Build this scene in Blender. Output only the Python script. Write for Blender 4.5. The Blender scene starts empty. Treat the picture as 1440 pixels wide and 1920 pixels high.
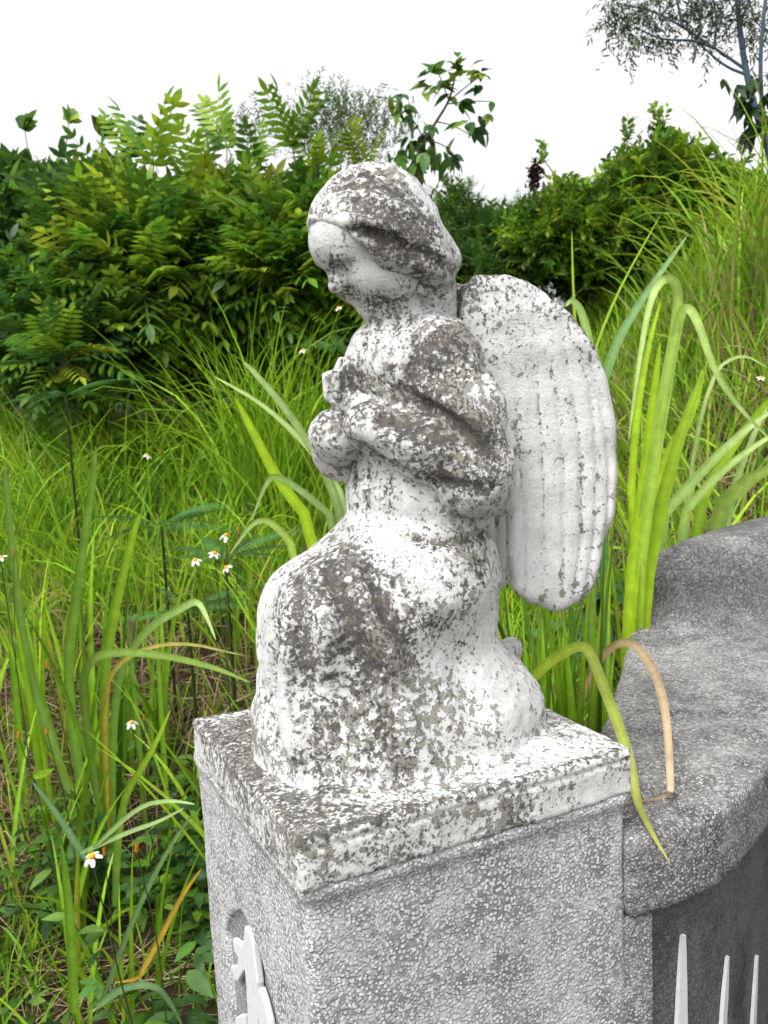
import bpy, bmesh, math, random
import numpy as np
import openvdb
from mathutils import Vector, Matrix
C = bpy.context.scene.collection
SC = bpy.context.scene

# ------------------------------------------------------------------ camera, sky, sun, exposure
CAM = np.array([-0.0031, -1.1805, 1.4646]); PITCH = 0.13863; ROLL = -0.0470; FPX = 1716.7
FW = np.array([0.0, math.cos(PITCH), -math.sin(PITCH)])
_r = np.array([1.0, 0, 0]); _u = np.cross(_r, FW)
RT = _r * math.cos(ROLL) + _u * math.sin(ROLL)
UP = -_r * math.sin(ROLL) + _u * math.cos(ROLL)
cd = bpy.data.cameras.new("camera"); cam = bpy.data.objects.new("camera", cd); C.objects.link(cam)
cam.matrix_world = Matrix(((RT[0], UP[0], -FW[0], CAM[0]), (RT[1], UP[1], -FW[1], CAM[1]),
                           (RT[2], UP[2], -FW[2], CAM[2]), (0, 0, 0, 1)))
cd.sensor_fit = 'HORIZONTAL'; cd.sensor_width = 36; cd.lens = FPX / 1440 * 36
cd.clip_start = 0.02; cd.clip_end = 2000
cd.dof.use_dof = True; cd.dof.focus_distance = 1.17; cd.dof.aperture_fstop = 16
SC.camera = cam

SUN_EL, SUN_AZ = math.radians(58), math.radians(215)      # azimuth clockwise from +Y: behind the camera, to its left
w = bpy.data.worlds.new("World"); SC.world = w; w.use_nodes = True
nt = w.node_tree; nt.nodes.clear()
sky = nt.nodes.new('ShaderNodeTexSky'); sky.sky_type = 'NISHITA'; sky.sun_disc = False
sky.sun_elevation = SUN_EL; sky.sun_rotation = SUN_AZ; sky.dust_density = 4.0; sky.air_density = 1.6
hs = nt.nodes.new('ShaderNodeHueSaturation'); hs.inputs['Saturation'].default_value = 0.07   # overcast: almost no blue
tcw = nt.nodes.new('ShaderNodeTexCoord'); nz = nt.nodes.new('ShaderNodeTexNoise')
nz.inputs['Scale'].default_value = 2.2; nz.inputs['Detail'].default_value = 4
mr = nt.nodes.new('ShaderNodeMapRange'); mr.inputs['From Min'].default_value = .3; mr.inputs['From Max'].default_value = .7
mr.inputs['To Min'].default_value = .9; mr.inputs['To Max'].default_value = 1.1
mu = nt.nodes.new('ShaderNodeVectorMath'); mu.operation = 'SCALE'
bg = nt.nodes.new('ShaderNodeBackground'); bg.inputs['Strength'].default_value = 0.15
ow = nt.nodes.new('ShaderNodeOutputWorld')
nt.links.new(tcw.outputs['Generated'], nz.inputs['Vector']); nt.links.new(nz.outputs['Fac'], mr.inputs['Value'])
nt.links.new(sky.outputs[0], hs.inputs['Color']); nt.links.new(hs.outputs[0], mu.inputs[0]); nt.links.new(mr.outputs[0], mu.inputs['Scale'])
nt.links.new(mu.outputs[0], bg.inputs['Color']); nt.links.new(bg.outputs[0], ow.inputs['Surface'])

sd = bpy.data.lights.new("sun", 'SUN'); sd.energy = 1.0; sd.angle = math.radians(25); sd.color = (1.0, .97, .92)
so = bpy.data.objects.new("sun", sd); C.objects.link(so)
_sd = Vector((math.sin(SUN_AZ) * math.cos(SUN_EL), math.cos(SUN_AZ) * math.cos(SUN_EL), math.sin(SUN_EL)))
so.rotation_euler = _sd.to_track_quat('Z', 'Y').to_euler(); so.location = (-3, -4, 6)

SC.view_settings.view_transform = 'Standard'; SC.view_settings.look = 'None'
SC.view_settings.exposure = 0.92; SC.view_settings.gamma = 1.0
SC.cycles.max_bounces = 6; SC.cycles.diffuse_bounces = 3; SC.cycles.transmission_bounces = 3; SC.cycles.glossy_bounces = 2
SC.cycles.use_denoising = True

# ------------------------------------------------------------------ helpers
def at(u, v, D):
    """world point seen at photo pixel (u, v) at depth D metres along +Y from the camera"""
    d = FW + RT * (u - 720) / FPX - UP * (v - 960) / FPX
    return CAM + d * (D / d[1])

def tag(o, label, cat, group=None, kind=None):
    if label: o['label'] = label
    if cat: o['category'] = cat
    if group: o['group'] = group
    if kind: o['kind'] = kind
    return o

def empty(name, loc=(0, 0, 0), rz=0.0):
    o = bpy.data.objects.new(name, None); C.objects.link(o)
    o.location = loc; o.rotation_euler = (0, 0, rz); o.empty_display_size = .05
    return o

def mesh_obj(name, V, F, mat, parent=None, smooth=True, col=None, attrs=None, loops=None):
    """V (n,3) array; F list of index arrays (k, m) of quads / tris"""
    me = bpy.data.meshes.new(name)
    V = np.asarray(V, np.float32)
    if not isinstance(F, list): F = [F]
    F = [np.asarray(f, np.int32) for f in F if len(f)]
    nl = sum(f.size for f in F); npoly = sum(len(f) for f in F)
    me.vertices.add(len(V)); me.loops.add(nl); me.polygons.add(npoly)
    me.vertices.foreach_set('co', V.ravel())
    me.loops.foreach_set('vertex_index', np.concatenate([f.ravel() for f in F]))
    tot = np.concatenate([np.full(len(f), f.shape[1], np.int32) for f in F])
    st = np.concatenate([[0], np.cumsum(tot)[:-1]]).astype(np.int32)
    me.polygons.foreach_set('loop_start', st)
    me.polygons.foreach_set('use_smooth', np.full(npoly, smooth))
    me.update(calc_edges=True)
    if col is not None:
        a = me.color_attributes.new('tint', 'FLOAT_COLOR', 'POINT')
        a.data.foreach_set('color', (np.asarray(col, np.float32) if np.shape(col)[1] == 4 else np.c_[np.asarray(col, np.float32), np.full(len(V), .5, np.float32)]).ravel())
    for k, v in (attrs or {}).items():
        a = me.attributes.new(k, 'FLOAT', 'POINT'); a.data.foreach_set('value', np.asarray(v, np.float32))
    if mat: me.materials.append(mat)
    o = bpy.data.objects.new(name, me); C.objects.link(o)
    if parent: o.parent = parent
    return o

class Nodes:
    def __init__(s, name):
        s.m = bpy.data.materials.new(name); s.m.use_nodes = True
        s.t = s.m.node_tree; s.t.nodes.clear()
        s.out = s.t.nodes.new('ShaderNodeOutputMaterial')
    def n(s, typ, **kw):
        nd = s.t.nodes.new('ShaderNode' + typ)
        for k, v in kw.items():
            k2 = k.replace('_', ' ')
            if hasattr(nd, k) and k not in nd.inputs and not isinstance(v, tuple): setattr(nd, k, v)
            else: s.put(nd.inputs[k] if k in nd.inputs else nd.inputs[k2], v)
        return nd
    def put(s, sock, v):
        if isinstance(v, bpy.types.NodeSocket): s.t.links.new(v, sock)
        elif isinstance(v, bpy.types.Node): s.t.links.new(v.outputs[0], sock)
        elif isinstance(v, tuple) and len(v) == 3 and sock.type == 'RGBA': sock.default_value = (*v, 1)
        else: sock.default_value = v
    def math(s, op, a, b=None, c=None, clamp=False):
        nd = s.t.nodes.new('ShaderNodeMath'); nd.operation = op; nd.use_clamp = clamp
        s.put(nd.inputs[0], a)
        if b is not None: s.put(nd.inputs[1], b)
        if c is not None: s.put(nd.inputs[2], c)
        return nd.outputs[0]
    def noise(s, vec, scale, detail=4, rough=.55, dist=0.0):
        nd = s.t.nodes.new('ShaderNodeTexNoise'); s.put(nd.inputs['Vector'], vec)
        nd.inputs['Scale'].default_value = scale; nd.inputs['Detail'].default_value = detail
        nd.inputs['Roughness'].default_value = rough; nd.inputs['Distortion'].default_value = dist
        return nd.outputs['Fac']
    def step(s, v, lo, hi, a=0.0, b=1.0):
        nd = s.t.nodes.new('ShaderNodeMapRange'); nd.interpolation_type = 'SMOOTHSTEP'
        s.put(nd.inputs['Value'], v); s.put(nd.inputs['From Min'], lo); s.put(nd.inputs['From Max'], hi)
        nd.inputs['To Min'].default_value = a; nd.inputs['To Max'].default_value = b
        return nd.outputs[0]
    def mix(s, f, a, b):
        nd = s.t.nodes.new('ShaderNodeMix'); nd.data_type = 'RGBA'
        s.put(nd.inputs[0], f); s.put(nd.inputs[6], a); s.put(nd.inputs[7], b)
        return nd.outputs[2]
    def stretch(s, vec, sc):
        nd = s.t.nodes.new('ShaderNodeMapping'); s.put(nd.inputs['Vector'], vec); nd.inputs['Scale'].default_value = sc
        return nd.outputs[0]
    def coord(s, which='Object'):
        return s.t.nodes.new('ShaderNodeTexCoord').outputs[which]
    def attr(s, name, out='Fac'):
        nd = s.t.nodes.new('ShaderNodeAttribute'); nd.attribute_name = name
        return nd.outputs[out]
    def bump(s, h, strength=.5, dist=.002, normal=None):
        nd = s.t.nodes.new('ShaderNodeBump'); s.put(nd.inputs['Height'], h)
        nd.inputs['Strength'].default_value = strength; nd.inputs['Distance'].default_value = dist
        if normal is not None: s.put(nd.inputs['Normal'], normal)
        return nd.outputs[0]
    def bsdf(s, color, rough=.8, normal=None, spec=.3, trans=0.0):
        p = s.t.nodes.new('ShaderNodeBsdfPrincipled')
        s.put(p.inputs['Base Color'], color); s.put(p.inputs['Roughness'], rough)
        p.inputs['Specular IOR Level'].default_value = spec
        if normal is not None: s.put(p.inputs['Normal'], normal)
        sh = p.outputs[0]
        if trans:
            tr = s.t.nodes.new('ShaderNodeBsdfTranslucent'); s.put(tr.inputs['Color'], color)
            mx = s.t.nodes.new('ShaderNodeMixShader'); mx.inputs[0].default_value = trans
            s.t.links.new(sh, mx.inputs[1]); s.t.links.new(tr.outputs[0], mx.inputs[2]); sh = mx.outputs[0]
        s.t.links.new(sh, s.out.inputs['Surface'])
        return s.m

# ------------------------------------------------------------------ materials
def mat_weathered_paint(name, grime_bias=0.0, bare_bias=0.0, up_gain=.05, white=(.69, .69, .685)):
    """white limewash flaking off grey cement, black and grey lichen speckle on top"""
    s = Nodes(name); co = s.coord()
    nrm = s.t.nodes.new('ShaderNodeSeparateXYZ'); g = s.t.nodes.new('ShaderNodeNewGeometry')
    s.t.links.new(g.outputs['Normal'], nrm.inputs[0])
    up = s.math('MAXIMUM', nrm.outputs['Z'], 0.0)
    grime = s.math('MINIMUM', s.attr('grime'), .85); crease = s.attr('crease')
    big = s.noise(co, 8, 3, .5); mid = s.noise(co, 82, 8, .66, .12); fine = s.noise(co, 420, 4, .7); m3 = s.noise(co, 24, 4, .6)
    warp = s.t.nodes.new('ShaderNodeTexNoise'); s.put(warp.inputs['Vector'], co); warp.inputs['Scale'].default_value = 40
    # flakes of paint gone, grey cement underneath
    b = s.math('ADD', s.math('MULTIPLY', big, .40), s.math('MULTIPLY', mid, .80))
    b = s.math('ADD', b, s.math('MULTIPLY', crease, .07))
    b = s.math('ADD', b, s.math('MULTIPLY', s.math('SUBTRACT', fine, .5), .14))
    b = s.math('ADD', b, s.math('MULTIPLY', grime, .050))
    bare = s.step(b, .654 - bare_bias, .682 - bare_bias)
    rim = s.math('SUBTRACT', s.step(b, .635 - bare_bias, .660 - bare_bias), bare)
    # lichen: dense small colonies, never a solid coat
    m2a = s.noise(co, 210, 6, .62, .1); m2b = s.noise(co, 125, 7, .66, .1); pick = s.step(s.noise(co, 15, 3, .5), .42, .58)
    m2 = s.math('ADD', s.math('MULTIPLY', m2a, pick), s.math('MULTIPLY', m2b, s.math('SUBTRACT', 1.0, pick)))
    l = s.math('ADD', s.math('MULTIPLY', m2, 1.15), s.math('MULTIPLY', m3, .30))
    l = s.math('ADD', l, s.math('MULTIPLY', grime, .128))
    l = s.math('ADD', l, s.math('MULTIPLY', up, up_gain))
    l = s.math('ADD', l, s.math('MULTIPLY', crease, .14))
    l = s.math('ADD', l, s.math('MULTIPLY', s.math('SUBTRACT', fine, .5), .16))
    lich = s.step(l, .822 - grime_bias, .900 - grime_bias)
    wash = s.step(l, .72 - grime_bias, .86 - grime_bias)
    sp = s.step(s.noise(co, 360, 3, .6), .63, .69)
    sp = s.math('MULTIPLY', sp, s.step(m3, .36, .58))
    streak = s.noise(s.stretch(co, (60, 60, 9)), 1.0, 4, .6)
    paint = s.mix(s.math('MULTIPLY', wash, .55), white, (.38, .37, .355))
    paint = s.mix(s.math('MULTIPLY', s.step(streak, .45, .75), .55), paint, (.50, .50, .48))
    paint = s.mix(s.step(s.noise(co, 30, 5, .65), .48, .75), paint, tuple(x * .80 for x in white))
    cem = s.mix(s.noise(co, 200, 5, .7), (.16, .155, .125), (.40, .385, .34))
    dark = s.mix(s.step(s.noise(co, 52, 3), .42, .62), (.040, .038, .039), (.090, .074, .062))
    dark = s.mix(s.step(fine, .52, .70), dark, (.22, .215, .205))
    c = s.mix(bare, paint, cem)
    c = s.mix(s.math('MULTIPLY', rim, .35), c, (.86, .86, .85))
    c = s.mix(s.math('MULTIPLY', lich, .86), c, dark)
    c = s.mix(s.math('MULTIPLY', sp, .6), c, (.11, .10, .095))
    dirt = s.step(s.math('ADD', crease, s.math('MULTIPLY', s.math('SUBTRACT', s.noise(co, 90, 5, .7), .5), 1.1)), .80, 1.05)
    c = s.mix(s.math('MULTIPLY', dirt, .60), c, (.075, .066, .055))
    h = s.math('SUBTRACT', s.math('MULTIPLY', s.math('SUBTRACT', 1.0, bare), .8), s.math('MULTIPLY', lich, .3))
    h = s.math('ADD', h, s.math('MULTIPLY', fine, .7)); h = s.math('ADD', h, s.math('MULTIPLY', mid, 1.0))
    return s.bsdf(c, .88, s.bump(h, .9, .0030), .18)

def mat_pebble(name, light, dark, grout, scale=190, stain=.5, bump=1.0, mold=(.03, .03, .032)):
    """washed pebble render: small rounded stones in cement"""
    s = Nodes(name); co = s.coord()
    wob = s.t.nodes.new('ShaderNodeTexNoise'); s.put(wob.inputs['Vector'], co); wob.inputs['Scale'].default_value = 90
    vm = s.t.nodes.new('ShaderNodeVectorMath'); vm.operation = 'SCALE'; s.put(vm.inputs[0], wob.outputs['Color']); vm.inputs['Scale'].default_value = .0012
    va = s.t.nodes.new('ShaderNodeVectorMath'); va.operation = 'ADD'; s.put(va.inputs[0], co); s.put(va.inputs[1], vm.outputs[0])
    v1 = s.t.nodes.new('ShaderNodeTexVoronoi'); v1.feature = 'F1'; s.put(v1.inputs['Vector'], va.outputs[0]); v1.inputs['Scale'].default_value = scale
    sep = s.t.nodes.new('ShaderNodeSeparateColor'); s.put(sep.inputs[0], v1.outputs['Color'])
    stone = s.mix(sep.outputs[0], dark, light)
    stone = s.mix(s.math('MULTIPLY', s.step(sep.outputs[1], .80, .95), .55), stone, tuple(x * .5 for x in dark))
    stone = s.mix(s.step(s.noise(co, 500, 3, .6), .35, .8), stone, tuple(x * .8 for x in dark))
    gr = s.step(s.math('ADD', v1.outputs['Distance'], s.math('MULTIPLY', s.math('SUBTRACT', s.noise(co, 300, 3, .6), .5), .08)), .56, .36)
    buried = s.step(s.math('ADD', s.noise(co, 18, 5, .65), s.math('MULTIPLY', sep.outputs[2], .25)), .48, .76)   # places where cement still covers the stones
    gr2 = s.math('MAXIMUM', gr, s.math('MULTIPLY', buried, .75))
    c = s.mix(gr2, grout, stone)
    tone = s.step(s.noise(co, 5, 5, .6), .3, .72)
    c = s.mix(s.math('MULTIPLY', tone, .26), c, tuple(x * .62 for x in light))
    mo = s.math('ADD', s.noise(s.stretch(co, (7, 7, 4)), 1, 5, .65), s.math('MULTIPLY', s.noise(co, 150, 4, .7), .5))
    mo = s.step(s.math('ADD', mo, s.math('MULTIPLY', s.attr('grime'), .16)), .70, .96)
    c = s.mix(s.math('MULTIPLY', mo, stain), c, mold)
    h = s.math('ADD', s.math('POWER', gr, .6), s.math('MULTIPLY', sep.outputs[2], .6))
    h = s.math('ADD', h, s.math('MULTIPLY', s.noise(co, 420, 3, .6), .5))
    return s.bsdf(c, .78, s.bump(h, bump, .0022), .3)

def mat_leaf(name, rough=.5, trans=.3, spec=.4, vein=0.0):
    s = Nodes(name); co = s.coord()
    a = s.attr('tint', 'Color')
    k = s.math('MULTIPLY_ADD', s.noise(co, 35, 4, .6), .9, .55)
    if vein:
        ac = s.attr('tint', 'Alpha')
        k = s.math('MULTIPLY', k, s.math('MULTIPLY_ADD', s.math('SINE', s.math('MULTIPLY', ac, 44)), .13, 1.0))
    if vein: k = s.math('MULTIPLY', k, s.math('MULTIPLY_ADD', s.noise(co, 240, 3, .6), vein, 1 - vein * .5))
    vm = s.t.nodes.new('ShaderNodeVectorMath'); vm.operation = 'SCALE'; s.put(vm.inputs[0], a); s.put(vm.inputs['Scale'], k)
    c = vm.outputs[0]
    if vein:    # yellow brown blemishes
        c = s.mix(s.math('MULTIPLY', s.step(s.noise(co, 60, 5, .7), .62, .74), .40), c, (.30, .20, .035))
    return s.bsdf(c, rough, None, spec, trans)

M_STATUE = mat_weathered_paint('weathered_white_paint')
M_WING = mat_weathered_paint('weathered_wing_paint', -.035, -.012, .02, (.72, .72, .715))
M_PLINTH = mat_weathered_paint('weathered_plinth_paint', .0, .02, .05, (.72, .72, .705))
M_PED = mat_pebble('light_pebble_render', (.90, .91, .91), (.56, .57, .575), (.17, .17, .17), 205, .24, .8)
M_TOMB = mat_pebble('grey_pebble_render', (.72, .71, .70), (.21, .205, .205), (.08, .075, .078), 210, .50)
M_NICHE = mat_pebble('niche_pebble_render', (.50, .51, .51), (.28, .29, .295), (.12, .12, .12), 200, .5, .7)
M_PANEL = mat_pebble('dark_mossy_cement', (.24, .25, .245), (.12, .125, .12), (.06, .062, .06), 260, .6, .5, (.012, .014, .012))
M_LEAF = mat_leaf('leaf_surface', .45, .45); M_BLADE = mat_leaf('grass_blade', .55, .40, .3, .5)
M_DRY = mat_leaf('dry_straw', .8, .15, .15)

# ------------------------------------------------------------------ signed distance sculpting
class Field:
    def __init__(s, lo, hi, h):
        s.lo = np.array(lo, np.float32); s.h = h
        n = np.ceil((np.array(hi) - np.array(lo)) / h).astype(int) + 1
        ax = [s.lo[i] + h * np.arange(n[i], dtype=np.float32) for i in range(3)]
        s.P = np.meshgrid(*ax, indexing='ij'); s.n = n
    def mesh(s, d):
        g = openvdb.FloatGrid(background=1.0)
        g.copyFromArray(np.ascontiguousarray(np.clip(d, -4 * s.h, 4 * s.h), np.float32))
        p, t, q = g.convertToPolygons(isovalue=0.0, adaptivity=0.0)
        p = p * s.h + s.lo
        F = []
        if len(t): F.append(t[:, ::-1])
        if len(q): F.append(q[:, ::-1])
        return p, F

def ell(P, c, r, R=None):
    x, y, z = P[0] - c[0], P[1] - c[1], P[2] - c[2]
    if R is not None:
        x, y, z = (R[0][0] * x + R[0][1] * y + R[0][2] * z, R[1][0] * x + R[1][1] * y + R[1][2] * z, R[2][0] * x + R[2][1] * y + R[2][2] * z)
    k0 = np.sqrt((x / r[0]) ** 2 + (y / r[1]) ** 2 + (z / r[2]) ** 2)
    k1 = np.sqrt((x / r[0] ** 2) ** 2 + (y / r[1] ** 2) ** 2 + (z / r[2] ** 2) ** 2) + 1e-6
    return k0 * (k0 - 1.0) / k1

def cone(P, a, b, ra, rb, sy=1.0):
    a = np.array(a, float); b = np.array(b, float); ba = b - a
    x, y, z = P[0] - a[0], (P[1] - a[1]), P[2] - a[2]
    t = np.clip((x * ba[0] + y * ba[1] + z * ba[2]) / (ba @ ba), 0, 1)
    return np.sqrt((x - t * ba[0]) ** 2 + ((y - t * ba[1]) / sy) ** 2 + (z - t * ba[2]) ** 2) - (ra + t * (rb - ra))

def chain(P, pts, k=.012, sy=1.0):
    d = None
    for (a, ra), (b, rb) in zip(pts[:-1], pts[1:]):
        e = cone(P, a, b, ra, rb, sy); d = e if d is None else smin(d, e, k)
    return d

def smin(a, b, k):
    h = np.maximum(k - np.abs(a - b), 0) / k
    return np.minimum(a, b) - h * h * k * .25

def smax(a, b, k): return -smin(-a, -b, k)
def carve(d, t, k=.006): return smax(d, -t, k)

def lumps(P, f, seed=0):
    r = np.random.RandomState(seed); o = 0
    for i in range(5):
        v = r.normal(size=3); v *= f * (1 + .5 * i) / np.linalg.norm(v); ph = r.rand() * 6.28
        o = o + np.sin(P[0] * v[0] + P[1] * v[1] + P[2] * v[2] + ph) / (1 + .4 * i)
    return o / 2.6

def poly2(px, py, pts):
    """signed distance to a closed polygon"""
    pts = np.array(pts, np.float32); n = len(pts); d = np.full(px.shape, 1e9, np.float32); s = np.ones(px.shape, np.float32)
    for i in range(n):
        a, b = pts[i], pts[i - 1]; e = b - a
        wx, wy = px - a[0], py - a[1]
        t = np.clip((wx * e[0] + wy * e[1]) / (e @ e), 0, 1)
        d = np.minimum(d, (wx - e[0] * t) ** 2 + (wy - e[1] * t) ** 2)
        c1 = py >= a[1]; c2 = py < b[1]; c3 = e[0] * wy > e[1] * wx
        s = np.where((c1 & c2 & c3) | (~c1 & ~c2 & ~c3), -s, s)
    return s * np.sqrt(d)

def smooth_poly(pts, n=3, closed=True):
    """Chaikin corner cutting"""
    p = np.array(pts, float)
    for _ in range(n):
        q = np.roll(p, -1, 0); a = .75 * p + .25 * q; b = .25 * p + .75 * q
        m = np.stack([a, b], 1).reshape(-1, p.shape[1])
        if not closed: m = np.concatenate([p[:1], m[:-2], p[-1:]])
        p = m
    return p

def gauss(V, spots):
    o = np.zeros(len(V), np.float32)
    for x, y, z, r, a in spots: o += a * np.exp(-((V[:, 0] - x) ** 2 + (V[:, 1] - y) ** 2 + (V[:, 2] - z) ** 2) / (r * r))
    return o
def near(V, curves, w):
    """1 on a curve, falling off over w"""
    d = np.full(len(V), 1e9)
    P = (V[:, 0], V[:, 1], V[:, 2])
    for c in curves:
        for a, b in zip(c[:-1], c[1:]): d = np.minimum(d, cone(P, a, b, 0, 0))
    return np.exp(-(d / w) ** 2)

# ------------------------------------------------------------------ the angel statue (local frame: X forward, Y its left, Z up, origin on the plinth)
YAW = 0.4584
SR = math.pi + YAW
angel = empty('angel_statue', (0, 0, 1.0), SR)
tag(angel, 'weathered white kneeling angel statue with bowed head on a pebbled pedestal', 'statue')
FD = np.array([-math.cos(YAW), -math.sin(YAW), 0]); LD = np.array([math.sin(YAW), -math.cos(YAW), 0])
def to_local(p): return np.array([p @ FD, p @ LD, p[2] - 1.0])
EYE = to_local(CAM)

def on_surface(sdf, uv):
    """points of the carved surface, local coordinates (found from the side the sculptor sketched)"""
    out = []
    R = np.array([to_local(at(u, v, 1.0)) - EYE for u, v in uv]); R /= np.linalg.norm(R, axis=1)[:, None]
    t = np.full(len(R), .75)
    for _ in range(70):
        p = EYE + R * t[:, None]; d = sdf((p[:, 0], p[:, 1], p[:, 2])); t = t + np.clip(d, -.01, .05) * .8
    return EYE + R * t[:, None]

def densify(c, n=5):
    c = np.array(c, float)
    return smooth_poly(c, 2, False) if len(c) > 2 else np.array([c[0] + (c[1] - c[0]) * k / n for k in range(n + 1)])

def groove(P, d, curve, amp, w):
    """push a furrow (amp > 0) or a ridge (amp < 0) of width w along a curve lying on the surface"""
    pts = np.array(curve); lo = pts.min(0) - 3.2 * w; hi = pts.max(0) + 3.2 * w
    X, Y, Z = P
    m = (X > lo[0]) & (X < hi[0]) & (Y > lo[1]) & (Y < hi[1]) & (Z > lo[2]) & (Z < hi[2]) & (np.abs(d) < .03)
    Q = (X[m], Y[m], Z[m]); e = np.full(Q[0].shape, 1e9)
    for a, b in zip(curve[:-1], curve[1:]): e = np.minimum(e, cone(Q, a, b, 0, 0))
    d[m] += (amp * np.exp(-(e / w) ** 2)).astype(d.dtype)
    return d

# ---- the head frame: bowed forward
HB = math.radians(37)
hu = np.array([math.sin(HB), 0, math.cos(HB)]); hn = np.array([math.cos(HB), 0, -math.sin(HB)])
HC = np.array([-.002, .004, .650])
HR = [hn, np.array([0, 1, 0]), hu]
def hp(n, y, u): return HC + hn * n + np.array([0, y, 0]) + hu * u      # point in head coordinates (out of the face, left, up)

def body_sdf(P):
    d = ell(P, HC + hu * .004, (.072, .064, .066), HR)
    d = smin(d, ell(P, hp(.022, 0, .022), (.057, .060, .044), HR), .03)
    d = smin(d, ell(P, hp(.024, 0, -.034), (.052, .053, .052), HR), .03)
    d = smin(d, ell(P, hp(.060, 0, -.066), (.018, .020, .015), HR), .018)          # chin
    d = smin(d, cone(P, hp(.030, -.040, -.055), hp(.030, .040, -.055), .020, .020), .02)   # jaw
    for s in (-1, 1):
        d = smin(d, ell(P, hp(.050, s * .030, -.032), (.022, .023, .026), HR), .016)  # cheeks
        d = smin(d, ell(P, hp(.064, s * .022, .014), (.010, .018, .007), HR), .010)   # brow
        d = carve(d, ell(P, hp(.080, s * .026, -.002), (.013, .018, .009), HR), .008)  # eye socket
        d = smin(d, ell(P, hp(.063, s * .026, -.005), (.010, .014, .007), HR), .003)   # closed lid
        d = carve(d, chain(P, [(hp(.078, s * .013, -.026), .003), (hp(.076, s * .022, -.040), .002)]), .008)
    d = smin(d, chain(P, [(hp(.069, 0, .008), .006), (hp(.083, 0, -.016), .0085), (hp(.076, 0, -.024), .008)]), .007)    # nose
    for s in (-1, 1): d = smin(d, ell(P, hp(.074, s * .008, -.019), (.008, .006, .006), HR), .004)
    d = smin(d, cone(P, hp(.0735, -.011, -.0375), hp(.0735, .011, -.0375), .0055, .0055), .004)    # lips
    d = smin(d, cone(P, hp(.072, -.009, -.0475), hp(.072, .009, -.0475), .0055, .0055), .004)
    d = carve(d, cone(P, hp(.081, -.015, -.0425), hp(.081, .015, -.0425), .0026, .0026), .002)
    d = smin(d, cone(P, (-.055, 0, .50), (-.020, 0, .60), .044, .038), .025)
    d = smin(d, cone(P, (-.045, 0, .30), (-.045, 0, .50), .06, .06), .02)             # core that carries the hands inside the robe
    # hands pressed together in front of the breast, fingers up
    for s in (-1, 1):
        y0 = .0125 * s + .004
        d = smin(d, chain(P, [((-.01, .06 * s, .40), .022), ((.030, y0 + .012 * s, .425), .020), ((.044, y0, .445), .016)]), .012)
        d = smin(d, ell(P, (.048, y0 - .002 * s, .448), (.021, .008, .022)), .008)
        for fx, ft in ((.0700, .482), (.0580, .497), (.0460, .504), (.0340, .498)):
            f = chain(P, [((fx - .001, y0 + .001 * s, .452), .0062), ((fx, y0 + .001 * s, .478), .0058), ((fx - .008, y0 - .003 * s, ft), .0048)], .001)
            d = smin(d, f, .0010)
        d = smin(d, chain(P, [((.034, y0, .438), .008), ((.024, y0 + .002 * s, .458), .0064), ((.020, y0 + .001 * s, .472), .0052)], .003), .004)
    # right foot showing behind the hem
    d = smin(d, chain(P, [((-.10, -.04, .03), .03), ((-.185, -.045, .05), .022), ((-.222, -.050, .066), .017)], .01), .01)
    return d

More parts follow.
